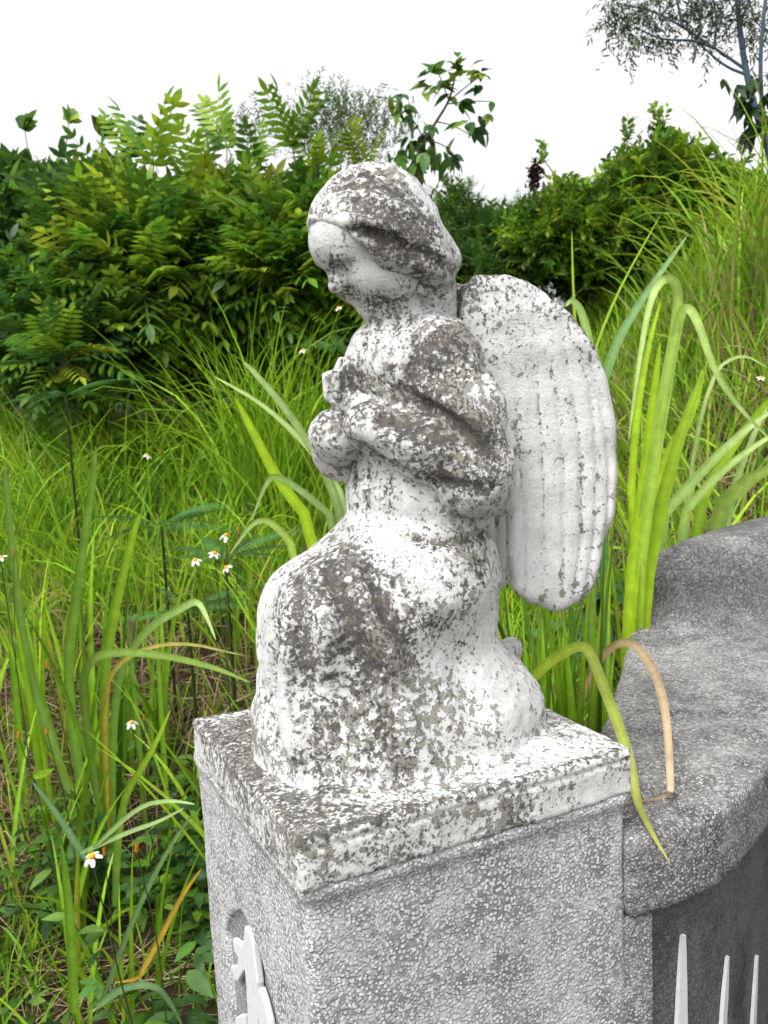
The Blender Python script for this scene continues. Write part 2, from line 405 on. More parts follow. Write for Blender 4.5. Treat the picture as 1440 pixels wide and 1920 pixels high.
def robe_base(P):
    X, Y, Z = P
    d = ell(P, (-.048, 0, .455), (.078, .096, .100))
    d = smin(d, cone(P, (-.055, -.070, .498), (-.055, .070, .498), .044, .044), .03)
    d = smin(d, ell(P, (-.050, 0, .33), (.088, .096, .11)), .05)
    d = smin(d, ell(P, (-.035, 0, .22), (.105, .118, .10)), .045)
    d = smin(d, ell(P, (.000, 0, .490), (.038, .062, .050)), .03)                   # breast
    d = smin(d, cone(P, (-.055, 0, .53), (-.028, 0, .568), .046, .036), .02)         # collar
    # skirt, lap and knees
    sk = ell(P, (.052, .000, .150), (.116, .122, .112))
    sk = smin(sk, cone(P, (.0, .06, .19), (.106, .045, .176), .075, .066), .04)
    sk = smin(sk, cone(P, (.0, -.06, .19), (.100, -.05, .176), .075, .058), .04)
    a, b = .193 - .06 * Z, .150 - .06 * Z
    q = ((np.abs(X - .003) / a) ** 2.4 + (np.abs(Y - .010) / b) ** 2.4) ** (1 / 2.4)
    cyl = smax((q - 1) * .12, Z - .125, .09)
    cyl = np.maximum(cyl, -Z - .006)
    sk = smin(sk, cyl, .06)
    # hollow between the seat and the heel
    sk = smax(sk, -cone(P, (-.202, -.2, .180), (-.202, .25, .160), .048, .048), .03)
    d = smin(d, sk, .05)
    d = smin(d, cone(P, (-.078, .030, .21), (-.062, .050, .06), .056, .052), .03)
    d = smin(d, ell(P, (-.116, .060, .032), (.062, .062, .066)), .010)               # cloth over the heel
    d = smin(d, ell(P, (-.138, .045, .015), (.046, .056, .040)), .03)
    d = smin(d, ell(P, (-.008, .010, -.004), (.188, .154, .012)), .012)              # hem lip
    # overhang of the blouse at the waist
    bl = ell(P, (-.050, .0, .320), (.098, .106, .072))
    bl = np.maximum(bl, .262 - .22 * (X + .05) - Z)
    d = smin(d, bl, .005)
    # sleeves
    up = chain(P, [((-.058, .076, .488), .038), ((-.068, .101, .430), .042), ((-.062, .110, .350), .046)], .02, .95)
    fo = chain(P, [((-.070, .112, .352), .044), ((-.015, .090, .385), .038), ((.040, .045, .415), .031)], .02)
    arm = smin(up, fo, .010)
    arm = smin(arm, cone(P, (-.072, .110, .345), (-.106, .105, .306), .040, .012), .03)     # loose end of the sleeve at the elbow
    d = smin(d, arm, .008)
    up = chain(P, [((-.058, -.076, .492), .044), ((-.060, -.104, .430), .048), ((-.065, -.112, .350), .047)], .02, .95)
    fo = chain(P, [((-.065, -.112, .352), .044), ((.02, -.080, .380), .040), ((.058, -.020, .402), .030), ((.062, .0, .402), .027)], .02)
    d = smin(d, smin(up, fo, .010), .008)
    return d

def hair_base(P):
    d = ell(P, HC + hu * .013 + hn * .002, (.079, .074, .073), HR)
    d = smin(d, chain(P, [((-.020, .003, .645), .046), ((-.056, .003, .595), .037), ((-.078, .003, .552), .025), ((-.094, 0, .525), .016)], .03, 1.3), .05)
    for s in (-1, 1):   # hair gathered low over the ears
        d = smin(d, chain(P, [(hp(.018, .058 * s, .020), .022), (hp(-.005, .058 * s, -.035), .024), (hp(-.035, .045 * s, -.066), .020)], .02), .03)
    d = carve(d, ell(P, hp(.107, 0, -.012), (.066, .105, .090), HR), .014)      # open the face
    return d

BANDS = []
for s in (-1, 1):
    BANDS.append([hp(.058, 0, .068), hp(.054, .034 * s, .058), hp(.046, .056 * s, .032), hp(.044, .064 * s, .0), hp(.036, .064 * s, -.035), hp(.015, .055 * s, -.065)])

f = Field((-.245, -.195, -.012), (.215, .195, .755), .0031)
dB = body_sdf(f.P); dB += .0010 * lumps(f.P, 90, 3)
p, F = f.mesh(dB)
zero = lambda q: np.zeros(len(q))
def spots(sdf, L):
    """wear patches: (u, v, radius, amount) laid on the surface"""
    q = on_surface(sdf, [(a[0], a[1]) for a in L])
    return [(*q[i], L[i][2], L[i][3]) for i in range(len(L))]
body = mesh_obj('figure', p, F, M_STATUE, angel, attrs={
    'grime': gauss(p, spots(body_sdf, [(645, 690, .03, .35), (640, 730, .03, .4), (705, 520, .022, -1.0), (595, 440, .026, -.5), (630, 474, .012, 1.0), (628, 494, .010, 1.2), (620, 519, .011, .9), (645, 548, .012, 1.2),
        (700, 568, .018, 1.3), (660, 540, .010, .9), (655, 500, .010, .6), (740, 572, .02, .9), (600, 480, .012, .5)])),
    'crease': .9 * near(p, [[(x, .0125 + .004 + .006, z0), (x - .004, .0125 + .004 + .004, z1)] for x, z0, z1 in ((.063, .452, .486), (.051, .452, .496), (.039, .452, .497))], .0045)})

def curves(sdf, LL): return [on_surface(sdf, densify(c)) for c in LL]
VAL = curves(robe_base, [
    [(690, 1065), (715, 1115), (738, 1165), (770, 1215), (805, 1265), (835, 1305)],
    [(640, 1330), (624, 1390), (628, 1452)], [(700, 1330), (725, 1390), (765, 1450)],
    [(560, 1190), (572, 1260), (566, 1330)], [(505, 1330), (512, 1390), (535, 1440)],
    [(650, 1120), (660, 1190), (700, 1260)], [(590, 1350), (586, 1400), (590, 1450)], [(660, 1350), (672, 1400), (680, 1452)], [(520, 1180), (512, 1260), (500, 1330)], [(745, 1090), (790, 1150), (850, 1210)]])
BROAD = curves(robe_base, [[(640, 1240), (650, 1330), (672, 1420)], [(840, 1200), (870, 1270), (900, 1330)], [(770, 1290), (820, 1380), (850, 1430)]])
RID = curves(robe_base, [[(540, 1130), (532, 1230), (540, 1330), (560, 1440)], [(600, 1340), (590, 1450)], [(690, 1390), (700, 1455)],
                         [(665, 1075), (690, 1150), (730, 1220), (790, 1300)], [(590, 1080), (610, 1170), (620, 1260)], [(655, 800), (700, 815), (750, 832), (840, 845)], [(800, 735), (850, 762), (900, 800)], [(650, 1345), (650, 1450)], [(770, 1330), (800, 1400), (830, 1445)]])
SLV = curves(robe_base, [[(672, 705), (720, 718), (765, 735), (815, 762), (860, 790), (905, 840)], [(715, 783), (750, 792), (795, 800), (850, 818)],
                         [(660, 830), (700, 850), (740, 875), (800, 900), (870, 915), (920, 915)],
    [(862, 630), (882, 690), (896, 760)], [(822, 640), (842, 690), (856, 735)], [(905, 690), (920, 770), (930, 860)], [(700, 745), (760, 765), (820, 790), (870, 830)], [(840, 840), (880, 850), (915, 870)]])
WST = curves(robe_base, [[(762, 1000), (790, 1016), (850, 1018), (900, 1005), (946, 985)]])
PLT = curves(robe_base, [[(712, 600), (704, 650), (690, 695)], [(742, 598), (738, 660), (732, 705)], [(690, 600), (683, 650), (676, 685)],
                         [(775, 595), (778, 650), (770, 710)], [(690, 880), (688, 955)], [(730, 900), (734, 970)], [(665, 870), (668, 940)], [(790, 930), (800, 985)], [(850, 930), (858, 985)]])
dR = robe_base(f.P)
for c in BROAD: groove(f.P, dR, c, .013, .024)
for c in VAL: groove(f.P, dR, c, .0110, .011)
for c in RID: groove(f.P, dR, c, -.0080, .013)
for c, a_, w_ in zip(SLV, (.0075, .0090, .0065) + (.0045,) * 5, (.008, .010, .007) + (.008,) * 5): groove(f.P, dR, c, a_, w_)
for c in WST: groove(f.P, dR, c, .0055, .005)
for c in PLT: groove(f.P, dR, c, .0042, .0052)
PL2 = curves(robe_base, [[(508, 1290), (512, 1370), (522, 1440)], [(548, 1270), (552, 1360), (558, 1446)], [(578, 1300), (574, 1450)], [(606, 1280), (602, 1452)], [(645, 1300), (650, 1380), (656, 1455)], [(690, 1330), (696, 1390), (704, 1456)], [(735, 1360), (746, 1456)], [(800, 1350), (830, 1430)], [(610, 1060), (640, 1130), (650, 1200)], [(560, 1090), (560, 1180)]])
for c in PL2: groove(f.P, dR, c, .0055, .0065)
dR += .0016 * lumps(f.P, 70, 5) + .0008 * lumps(f.P, 170, 6)
p, F = f.mesh(dR)
GR = spots(robe_base, [(850, 650, .055, 1.0), (880, 690, .04, .6), (800, 700, .03, .4), (890, 830, .05, 1.1), (850, 860, .04, .8), (760, 780, .03, .9), (700, 760, .03, .7),
    (660, 730, .03, .8), (610, 800, .04, .9), (800, 830, .04, .5), (570, 1080, .05, 1.1), (620, 1120, .045, 1.1), (650, 1040, .04, .8), (540, 1170, .045, .7), (590, 1180, .04, .6),
    (700, 1180, .04, .8), (740, 1230, .03, .9), (690, 1270, .035, .7), (570, 1220, .03, .7), (640, 1340, .035, .6), (700, 1390, .035, .5), (560, 1420, .03, .2),
    (895, 1060, .020, .9), (860, 1140, .028, .8), (835, 1190, .018, .6), (780, 1100, .04, -.2), (880, 1225, .02, .7), (940, 1280, .06, -.5), (870, 1390, .05, -.2), (850, 1410, .03, .4), (720, 640, .04, -.5), (900, 740, .03, -.9), (520, 1330, .035, -.6), (700, 1020, .03, -.6), (830, 960, .04, -.4), (760, 960, .05, -.3)])
crR = np.maximum(np.maximum(near(p, VAL, .0115), .7 * near(p, PL2, .0075)), np.maximum(near(p, SLV[:3], .0095), np.maximum(near(p, WST, .0085), .75 * near(p, PLT, .0065))))
robe = mesh_obj('robe', p, F, M_STATUE, angel, attrs={'grime': gauss(p, GR), 'crease': crR})

dH = hair_base(f.P)
for c in BANDS: groove(f.P, dH, densify(c), -.0030, .007)
ROPES = curves(hair_base, [[(671, 441), (700, 458), (742, 485), (800, 500), (840, 520)], [(700, 478), (730, 510), (762, 535), (800, 548)],
                           [(655, 415), (690, 410), (740, 425), (790, 455), (835, 495)]])
LOCKS = curves(hair_base, [[(668, 452), (690, 470), (716, 499), (762, 520), (800, 535)], [(660, 428), (700, 432), (750, 455), (810, 485), (845, 512)],
                           [(590, 385), (640, 372), (700, 378), (760, 402), (815, 455)], [(600, 362), (650, 345), (710, 345), (770, 375), (815, 425)], [(630, 335), (680, 322), (730, 335), (780, 370)],
                           [(580, 400), (630, 390), (670, 392), (720, 402)], [(700, 392), (745, 418), (800, 462), (840, 500)], [(720, 320), (765, 350), (800, 395), (825, 440)], [(690, 440), (740, 470), (790, 505)], [(745, 545), (790, 552), (840, 545)]])
for c in ROPES: groove(f.P, dH, c, -.0085, .0085)
for i, c in enumerate(LOCKS): groove(f.P, dH, c, .0065 if i in (0, 1, 6) else .0055, .0056)
dH += .0016 * lumps(f.P, 80, 9) + .0009 * lumps(f.P, 190, 2)
p, F = f.mesh(dH)
GH = spots(hair_base, [(760, 440, .05, .75), (700, 380, .045, .65), (800, 480, .04, .9), (720, 350, .03, .6), (640, 340, .03, .5), (690, 420, .03, .3), (830, 540, .03, .2), (780, 350, .03, -.5), (590, 400, .02, -.2), (640, 395, .02, -.3)])
hair = mesh_obj('hair', p, F, M_STATUE, angel, attrs={'grime': gauss(p, GH) - .55 * near(p, ROPES, .010), 'crease': .75 * near(p, LOCKS, .0060)})

# ---- wings: thick slabs with feather grooves, swept back and outward from the shoulder blades
WOUT = [(.000, .572), (.010, .586), (.017, .589), (.022, .597), (.034, .596), (.065, .595), (.090, .586), (.114, .571), (.141, .546), (.162, .521), (.181, .493), (.193, .465),
        (.202, .423), (.206, .373), (.206, .324), (.201, .281), (.194, .252), (.187, .222), (.178, .195), (.168, .176), (.156, .163), (.141, .157), (.122, .150),
        (.104, .157), (.082, .164), (.069, .174), (.060, .190), (.055, .232), (.056, .289), (.040, .300), (.020, .33), (.005, .42), (-.005, .52)]
WGR = [[(.097, .16), (.101, .258), (.102, .365), (.097, .44), (.09, .49)], [(.123, .15), (.128, .256), (.129, .363), (.121, .441), (.113, .50)],
       [(.141, .165), (.152, .255), (.152, .362), (.143, .44), (.131, .51)], [(.158, .18), (.171, .254), (.175, .354), (.168, .438), (.150, .505)],
       [(.182, .20), (.188, .26), (.192, .353), (.182, .424), (.165, .49)], [(.072, .16), (.074, .27), (.072, .38), (.068, .47)]]
def make_wing(side):
    k = .4; n0 = math.sqrt(1 + k * k)
    wf = Field((-.02, -.045, .13), (.225, .045, .615), .003)     # s along the wing, t through it, z
    S, T, Z = wf.P
    o2 = poly2(S, Z, WOUT) + .0012 * np.sin(Z * 160) * (Z < .2)
    th = .017 + .007 * np.clip(-o2 / .06, 0, 1) + .008 * np.clip((Z - .45) / .15, 0, 1)
    d = smax(o2, np.abs(T) - th, .018)
    t2 = T - .0
    for g in WGR:
        gp = [((a, .0, b), .0045) for a, b in g]
        dist = None
        for (a, ra), (b, rb) in zip(gp[:-1], gp[1:]):
            ba = np.array(b) - np.array(a)
            tt = np.clip(((S - a[0]) * ba[0] + (Z - a[2]) * ba[2]) / (ba @ ba), 0, 1)
            e = np.sqrt((S - a[0] - tt * ba[0]) ** 2 + (Z - a[2] - tt * ba[2]) ** 2)
            dist = e if dist is None else np.minimum(dist, e)
        d = d + .0034 * np.exp(-(dist / .0042) ** 2) * np.clip((.50 - Z) / .07, 0, 1) * np.clip((Z - .15) / .05, .3, 1)
    d = d + .0016 * lumps((S, T, Z), 55, 21) + .0016 * lumps((S, T, Z), 150, 4) * np.clip((Z - .44) / .1, 0, 1)
    q, F = wf.mesh(d)
    cr = np.zeros(len(q))
    for g in WGR: cr = np.maximum(cr, near(q, [[(a, y, b) for a, b in g] for y in (-.02, .02)], .0042))
    rim = np.exp(-(poly2(q[:, 0], q[:, 2], WOUT) / .007) ** 2)
    gr = .35 * np.clip((q[:, 2] - .47) / .1, 0, 1) + gauss(q, [(.02, 0, .585, .035, 1.2), (.06, .0, .17, .03, .5), (.15, 0, .54, .04, .3), (.0, 0, .5, .03, .6)]) - .55 * np.clip((.50 - q[:, 2]) / .06, 0, 1)
    X = -.1 - q[:, 0] / n0 - side * 0
    L = np.c_[-.1 - (q[:, 0] * 1 / n0) + q[:, 1] * k / n0, .03 + q[:, 0] * k / n0 + q[:, 1] / n0, q[:, 2]]
    if side < 0:
        L[:, 1] *= -1; F = [x[:, ::-1] for x in F]
    return mesh_obj('wing', L, F, M_WING, angel, attrs={'grime': gr, 'crease': np.maximum(cr * .9, rim * .5)})
wing = make_wing(1); make_wing(-1)

# ---- plinth slab cast with the figure
pf = Field((-.24, -.225, -.072), (.24, .225, .012), .003)
def rbox(P, c, hx, hy, hz, r):
    qx, qy, qz = np.abs(P[0] - c[0]) - hx + r, np.abs(P[1] - c[1]) - hy + r, np.abs(P[2] - c[2]) - hz + r
    return np.sqrt(np.maximum(qx, 0) ** 2 + np.maximum(qy, 0) ** 2 + np.maximum(qz, 0) ** 2) + np.minimum(np.maximum(qx, np.maximum(qy, qz)), 0) - r
d = rbox(pf.P, (0, 0, -.0305), .225, .2108, .0305, .007)
X, Y, Z = pf.P
d = d + .0016 * lumps(pf.P, 45, 31) + .0010 * lumps(pf.P, 130, 8)
d = d + .0022 * np.exp(-((X - .19) / .0025) ** 2) * (Y > .19)                    # scored joint near the corner
d = d + .0025 * np.exp(-((Z + .014) / .0025) ** 2) * ((Y > .19) | (X > .2))      # line under the top edge
d = smin(d, rbox(pf.P, (.0, .012, .0), .16, .13, .004, .004), .02)
p, F = pf.mesh(d)
gr = -.02 + .26 * (p[:, 2] > -.008) * np.clip(((p[:, 0] - .06) / .1), -.2, 1) + gauss(p, [(.1, .21, -.04, .05, .6), (-.16, -.05, .0, .09, .5), (.17, -.1, .0, .08, .7), (.19, .15, .0, .06, .6), (-.05, .21, -.05, .03, 1.2), (.21, .0, -.04, .12, .5)])
edge = np.exp(-((np.abs(p[:, 1]) - .205) / .006) ** 2) * (p[:, 2] > -.01)
plinth = mesh_obj('plinth', p, F, M_PLINTH, angel, attrs={'grime': gr + .4 * edge, 'crease': .35 * edge})

# ------------------------------------------------------------------ pedestal under it
def bevel_prism(name, pts, z0, z1, mat, parent, bev=.006, seg=3, sub=None):
    bm = bmesh.new()
    lo = [bm.verts.new((x, y, z0)) for x, y in pts]; hi = [bm.verts.new((x, y, z1)) for x, y in pts]
    n = len(pts); bm.faces.new(lo[::-1]); bm.faces.new(hi)
    for i in range(n): bm.faces.new((lo[i], lo[(i + 1) % n], hi[(i + 1) % n], hi[i]))
    bmesh.ops.recalc_face_normals(bm, faces=bm.faces)
    me = bpy.data.meshes.new(name); bm.to_mesh(me); bm.free()
    for pl in me.polygons: pl.use_smooth = True
    me.materials.append(mat); o = bpy.data.objects.new(name, me); C.objects.link(o)
    if parent: o.parent = parent
    if bev:
        md = o.modifiers.new('bevel', 'BEVEL'); md.width = bev; md.segments = seg; md.limit_method = 'ANGLE'; md.angle_limit = math.radians(40)
        md.harden_normals = False
        try: me.set_sharp_from_angle(angle=math.radians(50))
        except Exception: pass
    return o

ped = empty('pedestal', (0, 0, 0), SR)
tag(ped, 'light grey pebble dashed square pedestal carrying the white angel', 'pedestal')
# shaft by distance field: a box with a round-headed recess sunk into its front (+X) side
sf = Field((-.235, -.252, .32), (.235, .222, .95), .0042)
d = rbox(sf.P, (0, -.0145, .30), .217, .2185, .6390, .010)
X, Y, Z = sf.P
d = smin(d, rbox(sf.P, (0, -.0145, .936), .2185, .2200, .006, .004), .02)
# recess
RECESS = [(-.145, .1), (-.145, .70), (-.11, .745), (-.06, .775), (-.015, .775), (.045, .738), (.068, .70), (.068, .1)]
prof = poly2(Y, Z, RECESS)
rec = np.maximum(prof, .207 - X)
d = smax(d, -rec, .008)
d = d + .0012 * lumps(sf.P, 38, 77)
cl = sf.P
p, F = sf.mesh(d)
p = p.copy(); low = p[:, 2] < .335
p[low, 2] = -.15
shaft = mesh_obj('shaft', p, F, M_PED, ped)
# dark ground of the recess, 3 mm proud of its back
rp = [(-.143, -.1), (.066, -.1), (.066, .699), (.044, .736), (-.015, .773), (-.06, .773), (-.109, .743), (-.143, .699)]
def flat_relief(name, pts, x0, x1, mat, parent, bev=.002):
    """outline in (y, z), pushed out along +X"""
    bm = bmesh.new()
    a = [bm.verts.new((x0, y, z)) for y, z in pts]; b = [bm.verts.new((x1, y, z)) for y, z in pts]; n = len(pts)
    bm.faces.new(a[::-1]); bm.faces.new(b)
    for i in range(n): bm.faces.new((a[i], a[(i + 1) % n], b[(i + 1) % n], b[i]))
    bmesh.ops.recalc_face_normals(bm, faces=bm.faces)
    me = bpy.data.meshes.new(name); bm.to_mesh(me); bm.free(); me.materials.append(mat)
    o = bpy.data.objects.new(name, me); C.objects.link(o); o.parent = parent
    md = o.modifiers.new('bevel', 'BEVEL'); md.width = bev; md.segments = 2
    return o
flat_relief('recess_panel', rp, .196, .2085, M_NICHE, ped, .0005)
s = Nodes('white_relief_paint'); co = s.coord()
c = s.mix(s.step(s.noise(co, 60, 6, .65), .60, .70), (.60, .615, .62), (.36, .37, .37))
M_RELIEF = s.bsdf(c, .7, s.bump(s.noise(co, 140, 4, .6), .4, .002), .3)
def relief(name, pts, th, parent=ped):
    return flat_relief(name, pts,   .2100, .2100 + th, M_RELIEF, parent, .0025)
relief('relief_stem', [(-.032, .772), (-.047, .735), (-.045, .69), (-.047, .64), (-.060, .58), (-.065, .48), (-.062, .30), (-.020, .30), (-.012, .50), (-.004, .645), (.004, .690), (.010, .716), (.001, .765), (-.012, .778)], .010)
relief('relief_leaf', [(-.100, .717), (-.084, .722), (-.069, .728), (-.0475, .735), (-.0475, .70), (-.059, .690), (-.091, .656), (-.104, .652), (-.124, .661), (-.105, .672), (-.085, .686), (-.078, .700), (-.095, .699)], .009)
relief('relief_leaf', [(-.003, .700), (.014, .712), (.030, .702), (.044, .685), (.056, .655), (.058, .60), (.050, .55), (.030, .53), (.008, .60), (-.002, .668)], .009)
relief('relief_leaf', [(-.118, .585), (-.092, .606), (-.066, .622), (-.0665, .56), (-.085, .53), (-.115, .535)], .009)

# ------------------------------------------------------------------ the curved tomb wall beside the pedestal
tomb = empty('tomb_wall', (.55, .3, 0))
tag(tomb, 'curved grey pebble dashed tomb wall stepping up behind the pedestal', 'tomb wall')
def L(p): return [(x - .55, y - .3) for x, y in p]
front = smooth_poly([(.286, -.098), (.351, -.074), (.414, -.044), (.485, .031), (.552, .114), (.66, .28), (.78, .48), (.90, .70), (.99, .86)], 2, False)
back = smooth_poly([(.578, .925), (.50, .72), (.425, .50), (.37, .35), (.325, .25), (.235, .24)], 2, False)
ufr = smooth_poly([(.574, .868), (.70, .868), (.86, .885), (.985, .90), (1.20, 1.12), (1.55, 1.38), (2.1, 1.62)], 2, False)
ubk = smooth_poly([(2.1, 2.0), (1.60, 1.72), (1.08, 1.375), (.90, 1.235), (.77, 1.115), (.665, 1.00), (.606, .925), (.574, .88)], 2, False)
tf = Field((.16, -.16, .745), (1.72, 1.85, 1.11), .0095)
X, Y, Z = tf.P
c2 = poly2(X, Y, list(map(tuple, front)) + [(1.00, .93)] + list(map(tuple, back)) + [(.20, .14)])
d = smax(c2, np.abs(Z - .825) - .055, .013)
u2 = poly2(X, Y, list(map(tuple, ufr)) + list(map(tuple, ubk)))
d2 = smax(u2, Z - 1.072, .11); d2 = np.maximum(d2, .77 - Z)
d = smin(d, d2, .085) + .0012 * lumps(tf.P, 40, 12) + .0010 * lumps(tf.P, 120, 13)
p, F = tf.mesh(d)
mesh_obj('coping', p - np.array([.55, .3, 0]), F, M_TOMB, tomb, attrs={'grime': np.clip((p[:, 1] - .70) / .15, 0, 1) * .9 + .5 * np.exp(-((p[:, 1] - .86) / .05) ** 2)})
pfr = np.array(smooth_poly([(.286, -.066), (.340, -.046), (.398, -.014), (.464, .056), (.528, .136), (.636, .30), (.756, .50), (.88, .72), (.96, .86)], 2, False))
pbk = [(1.2, 1.15), (1.6, 1.45), (1.6, 1.66), (1.06, 1.33), (.78, 1.08), (.62, .90), (.45, .50), (.34, .22), (.25, .14)]
bevel_prism('lower_wall', L(list(map(tuple, pfr)) + pbk), -.12, .768, M_PANEL, tomb, .004, 2)
# frame strip against the pedestal
bevel_prism('frame_strip', L([(.262, -.088), (.298, -.0835), (.322, -.076), (.318, -.050), (.262, -.062)]), -.12, .7685, M_TOMB, tomb, .004, 2)
seglen = np.r_[0, np.cumsum(np.linalg.norm(np.diff(pfr, axis=0), axis=1))]
def on_panel(sv, z, off):
    x = np.interp(sv, seglen, pfr[:, 0]); y = np.interp(sv, seglen, pfr[:, 1])
    x2 = np.interp(sv + .004, seglen, pfr[:, 0]); y2 = np.interp(sv + .004, seglen, pfr[:, 1])
    t = np.array([x2 - x, y2 - y]); t /= np.linalg.norm(t) + 1e-9
    return (x + t[1] * off - .55, y - t[0] * off - .3, z)
rnd = random.Random(5)
def painted_leaf(s0, s1, ztip, zlo, wmax):
    """tall pointed leaf in white relief on the dark panel"""
    V, F = [], []
    N = 16
    for i in range(N + 1):
        t = i / N; z = ztip + (zlo - ztip) * t; c = s0 + (s1 - s0) * t
        h = wmax * .5 * min(1, .22 + 1.5 * t ** .8) * (1 - .5 * max(0, t - .6)) + rnd.uniform(-.0012, .0012)
        for q, o in ((-h, .001), (-h * .75, .006), (h * .75, .006), (h, .001)): V.append(on_panel(c + q, z, o))
    for i in range(N):
        for k in range(3):
            a = i * 4 + k; F.append((a, a + 4, a + 5, a + 1))
    F.append((0, 1, 2, 3)); F.append((4 * N + 3, 4 * N + 2, 4 * N + 1, 4 * N))
    return mesh_obj('painted_leaf', V, np.array(F), M_RELIEF, tomb, False)
def s_at(x): return float(np.interp(x, pfr[:, 0], seglen))
painted_leaf(s_at(.374), s_at(.366), .705, .28, .028)
painted_leaf(s_at(.468), s_at(.432), .608, .25, .034)
painted_leaf(s_at(.566), s_at(.535), .515, .22, .036)
# ------------------------------------------------------------------ ground
def sstep(a, b, x):
    t = np.clip((np.asarray(x, float) - a) / (b - a), 0, 1); return t * t * (3 - 2 * t)
def G(x, y):
    x = np.asarray(x, float); D = np.asarray(y, float) + 1.18
    s = np.clip(D - 2.25, 0, 2.75); z = .37 * s + .09 * np.clip(D - 5, 0, 3.5)
    z = z - .25 * np.clip(D - 8.5, 0, 14)
    z = z + 1.0 * sstep(.55, 2.2, x) * sstep(1.7, 4.0, D) * (1 - sstep(7, 14, D))
    z = z + .10 * np.sin(x * 2.1 + 1) * np.sin(y * 1.7) * sstep(2.2, 4, D) + .02 * np.sin(x * 9 + y * 5) + .015 * np.sin(y * 14 - x * 6)
    return z
rng = np.random.default_rng(11)
xs = np.sinh(np.linspace(-4.2, 4.2, 181)) * 3.3; ys = np.sinh(np.linspace(-2.6, 4.6, 200)) * 3.0
gx, gy = np.meshgrid(xs, ys, indexing='ij'); gz = G(gx, gy)
V = np.c_[gx.ravel(), gy.ravel(), gz.ravel()]; ny = len(ys)
i, j = np.meshgrid(np.arange(len(xs) - 1), np.arange(ny - 1), indexing='ij'); a = (i * ny + j).ravel()
s = Nodes('ground_soil'); co = s.coord()
c = s.mix(s.noise(co, 7, 5, .65), (.020, .015, .010), (.075, .052, .032))
c = s.mix(s.step(s.noise(co, 3, 4, .6), .5, .68), c, (.045, .06, .018))
c = s.mix(s.step(s.noise(co, 90, 5, .7), .58, .7), c, (.20, .15, .09))
M_SOIL = s.bsdf(c, .95, s.bump(s.noise(co, 60, 6, .7), 1.0, .02), .1)
ground = mesh_obj('ground', V, np.c_[a, a + ny, a + ny + 1, a + 1], M_SOIL)
tag(ground, 'brown soil slope rising behind the statue', None, None, 'structure')

# ------------------------------------------------------------------ plant builders
TOMB_FOOT = [(.24, -.12), (.50, .0), (.80, .40), (1.02, .88), (1.6, 1.36), (2.2, 1.6), (2.2, 2.06), (1.6, 1.78), (1.06, 1.43), (.75, 1.17), (.58, .97), (.49, .74), (.41, .52), (.36, .36), (.30, .27), (.15, .32), (-.35, .15), (-.12, -.34)]

class Bag:
    def __init__(s): s.V, s.F, s.C, s.n = [], {}, [], 0
    def add(s, V, F, col, across=None):
        V = np.asarray(V, float).reshape(-1, 3); s.V.append(V)
        s.C.append(np.c_[np.broadcast_to(np.asarray(col, float), V.shape), np.full(len(V), .5) if across is None else across])
        F = np.asarray(F) + s.n; s.F.setdefault(F.shape[1], []).append(F); s.n += len(V)
    def build(s, name, mat, parent=None, origin=None, smooth=True):
        V = np.concatenate(s.V); F = [np.concatenate(v) for v in s.F.values()]
        if origin is not None: V = V - np.asarray(origin)
        o = mesh_obj(name, V, F, mat, parent, smooth, np.concatenate(s.C))
        if origin is not None and parent is None: o.location = origin
        return o

def jit(cols, n, r, amt=.22):
    cols = np.array(cols, float); c = cols[r.integers(0, len(cols), n)]
    return c * (1 + amt * r.normal(size=(n, 1))).clip(.4, 1.9)

def blades(bag, base, ln, wd, az, lean, curl, seg, col, tip, r):
    """n grass blades grown as ribbons with a creased midrib"""
    n = len(base); k = seg + 1; t = np.linspace(0, 1, k)
    th = lean[:, None] + curl[:, None] * t[None] ** 1.8
    st = (ln / seg)[:, None]
    hx = np.cumsum(np.sin(th) * st, 1) - np.sin(th) * st; hz = np.cumsum(np.cos(th) * st, 1) - np.cos(th) * st
    ca, sa = np.cos(az)[:, None], np.sin(az)[:, None]
    P = np.stack([base[:, 0:1] + hx * ca, base[:, 1:2] + hx * sa, base[:, 2:3] + hz], -1)
    tw = (r.normal(size=n) * .7)[:, None] + (r.normal(size=n) * .5)[:, None] * t[None]
    nx, nz = np.cos(th), -np.sin(th)
    side = np.stack([-sa * np.cos(tw) + nx * ca * np.sin(tw), ca * np.cos(tw) + nx * sa * np.sin(tw), nz * np.sin(tw)], -1)
    nrm = np.cross(side, np.stack([np.sin(th) * ca, np.sin(th) * sa, np.cos(th)], -1))
    w = wd[:, None] * np.minimum(1, .55 + 1.8 * t)[None] * (1 - t[None] ** 2.6 * .98) * .5
    A = P + side * w[..., None]; B = P - side * w[..., None]; M = P + nrm * (w * .35)[..., None]
    V = np.stack([A, M, B], 2).reshape(n, k * 3, 3)
    M_ = V.reshape(n, k, 3, 3)[:, :, 1]; hit = (M_[..., 2] < 1.09) & (M_[..., 0] > .15) & (M_[..., 1] < 2.1)
    hit[hit] = poly2(M_[hit][:, 0], M_[hit][:, 1], TOMB_FOOT) < 0
    ok = ~hit.any(1); V, col, tip = V[ok], col[ok], tip[ok]; n = len(V)
    f = []
    for q in range(seg):
        o = q * 3; f += [(o, o + 3, o + 4, o + 1), (o + 1, o + 4, o + 5, o + 2)]
    F = (np.array(f)[None] + (np.arange(n) * k * 3)[:, None, None]).reshape(-1, 4)
    cc = col[:, None, :] * (1 - t[None, :, None]) + tip[:, None, :] * t[None, :, None]
    cc = np.repeat(cc, 3, 1) * np.tile([.94, 1.3, .94], k)[None, :, None]
    bag.add(V.reshape(-1, 3), F, cc.reshape(-1, 3), np.tile([0, .5, 1.], n * k))

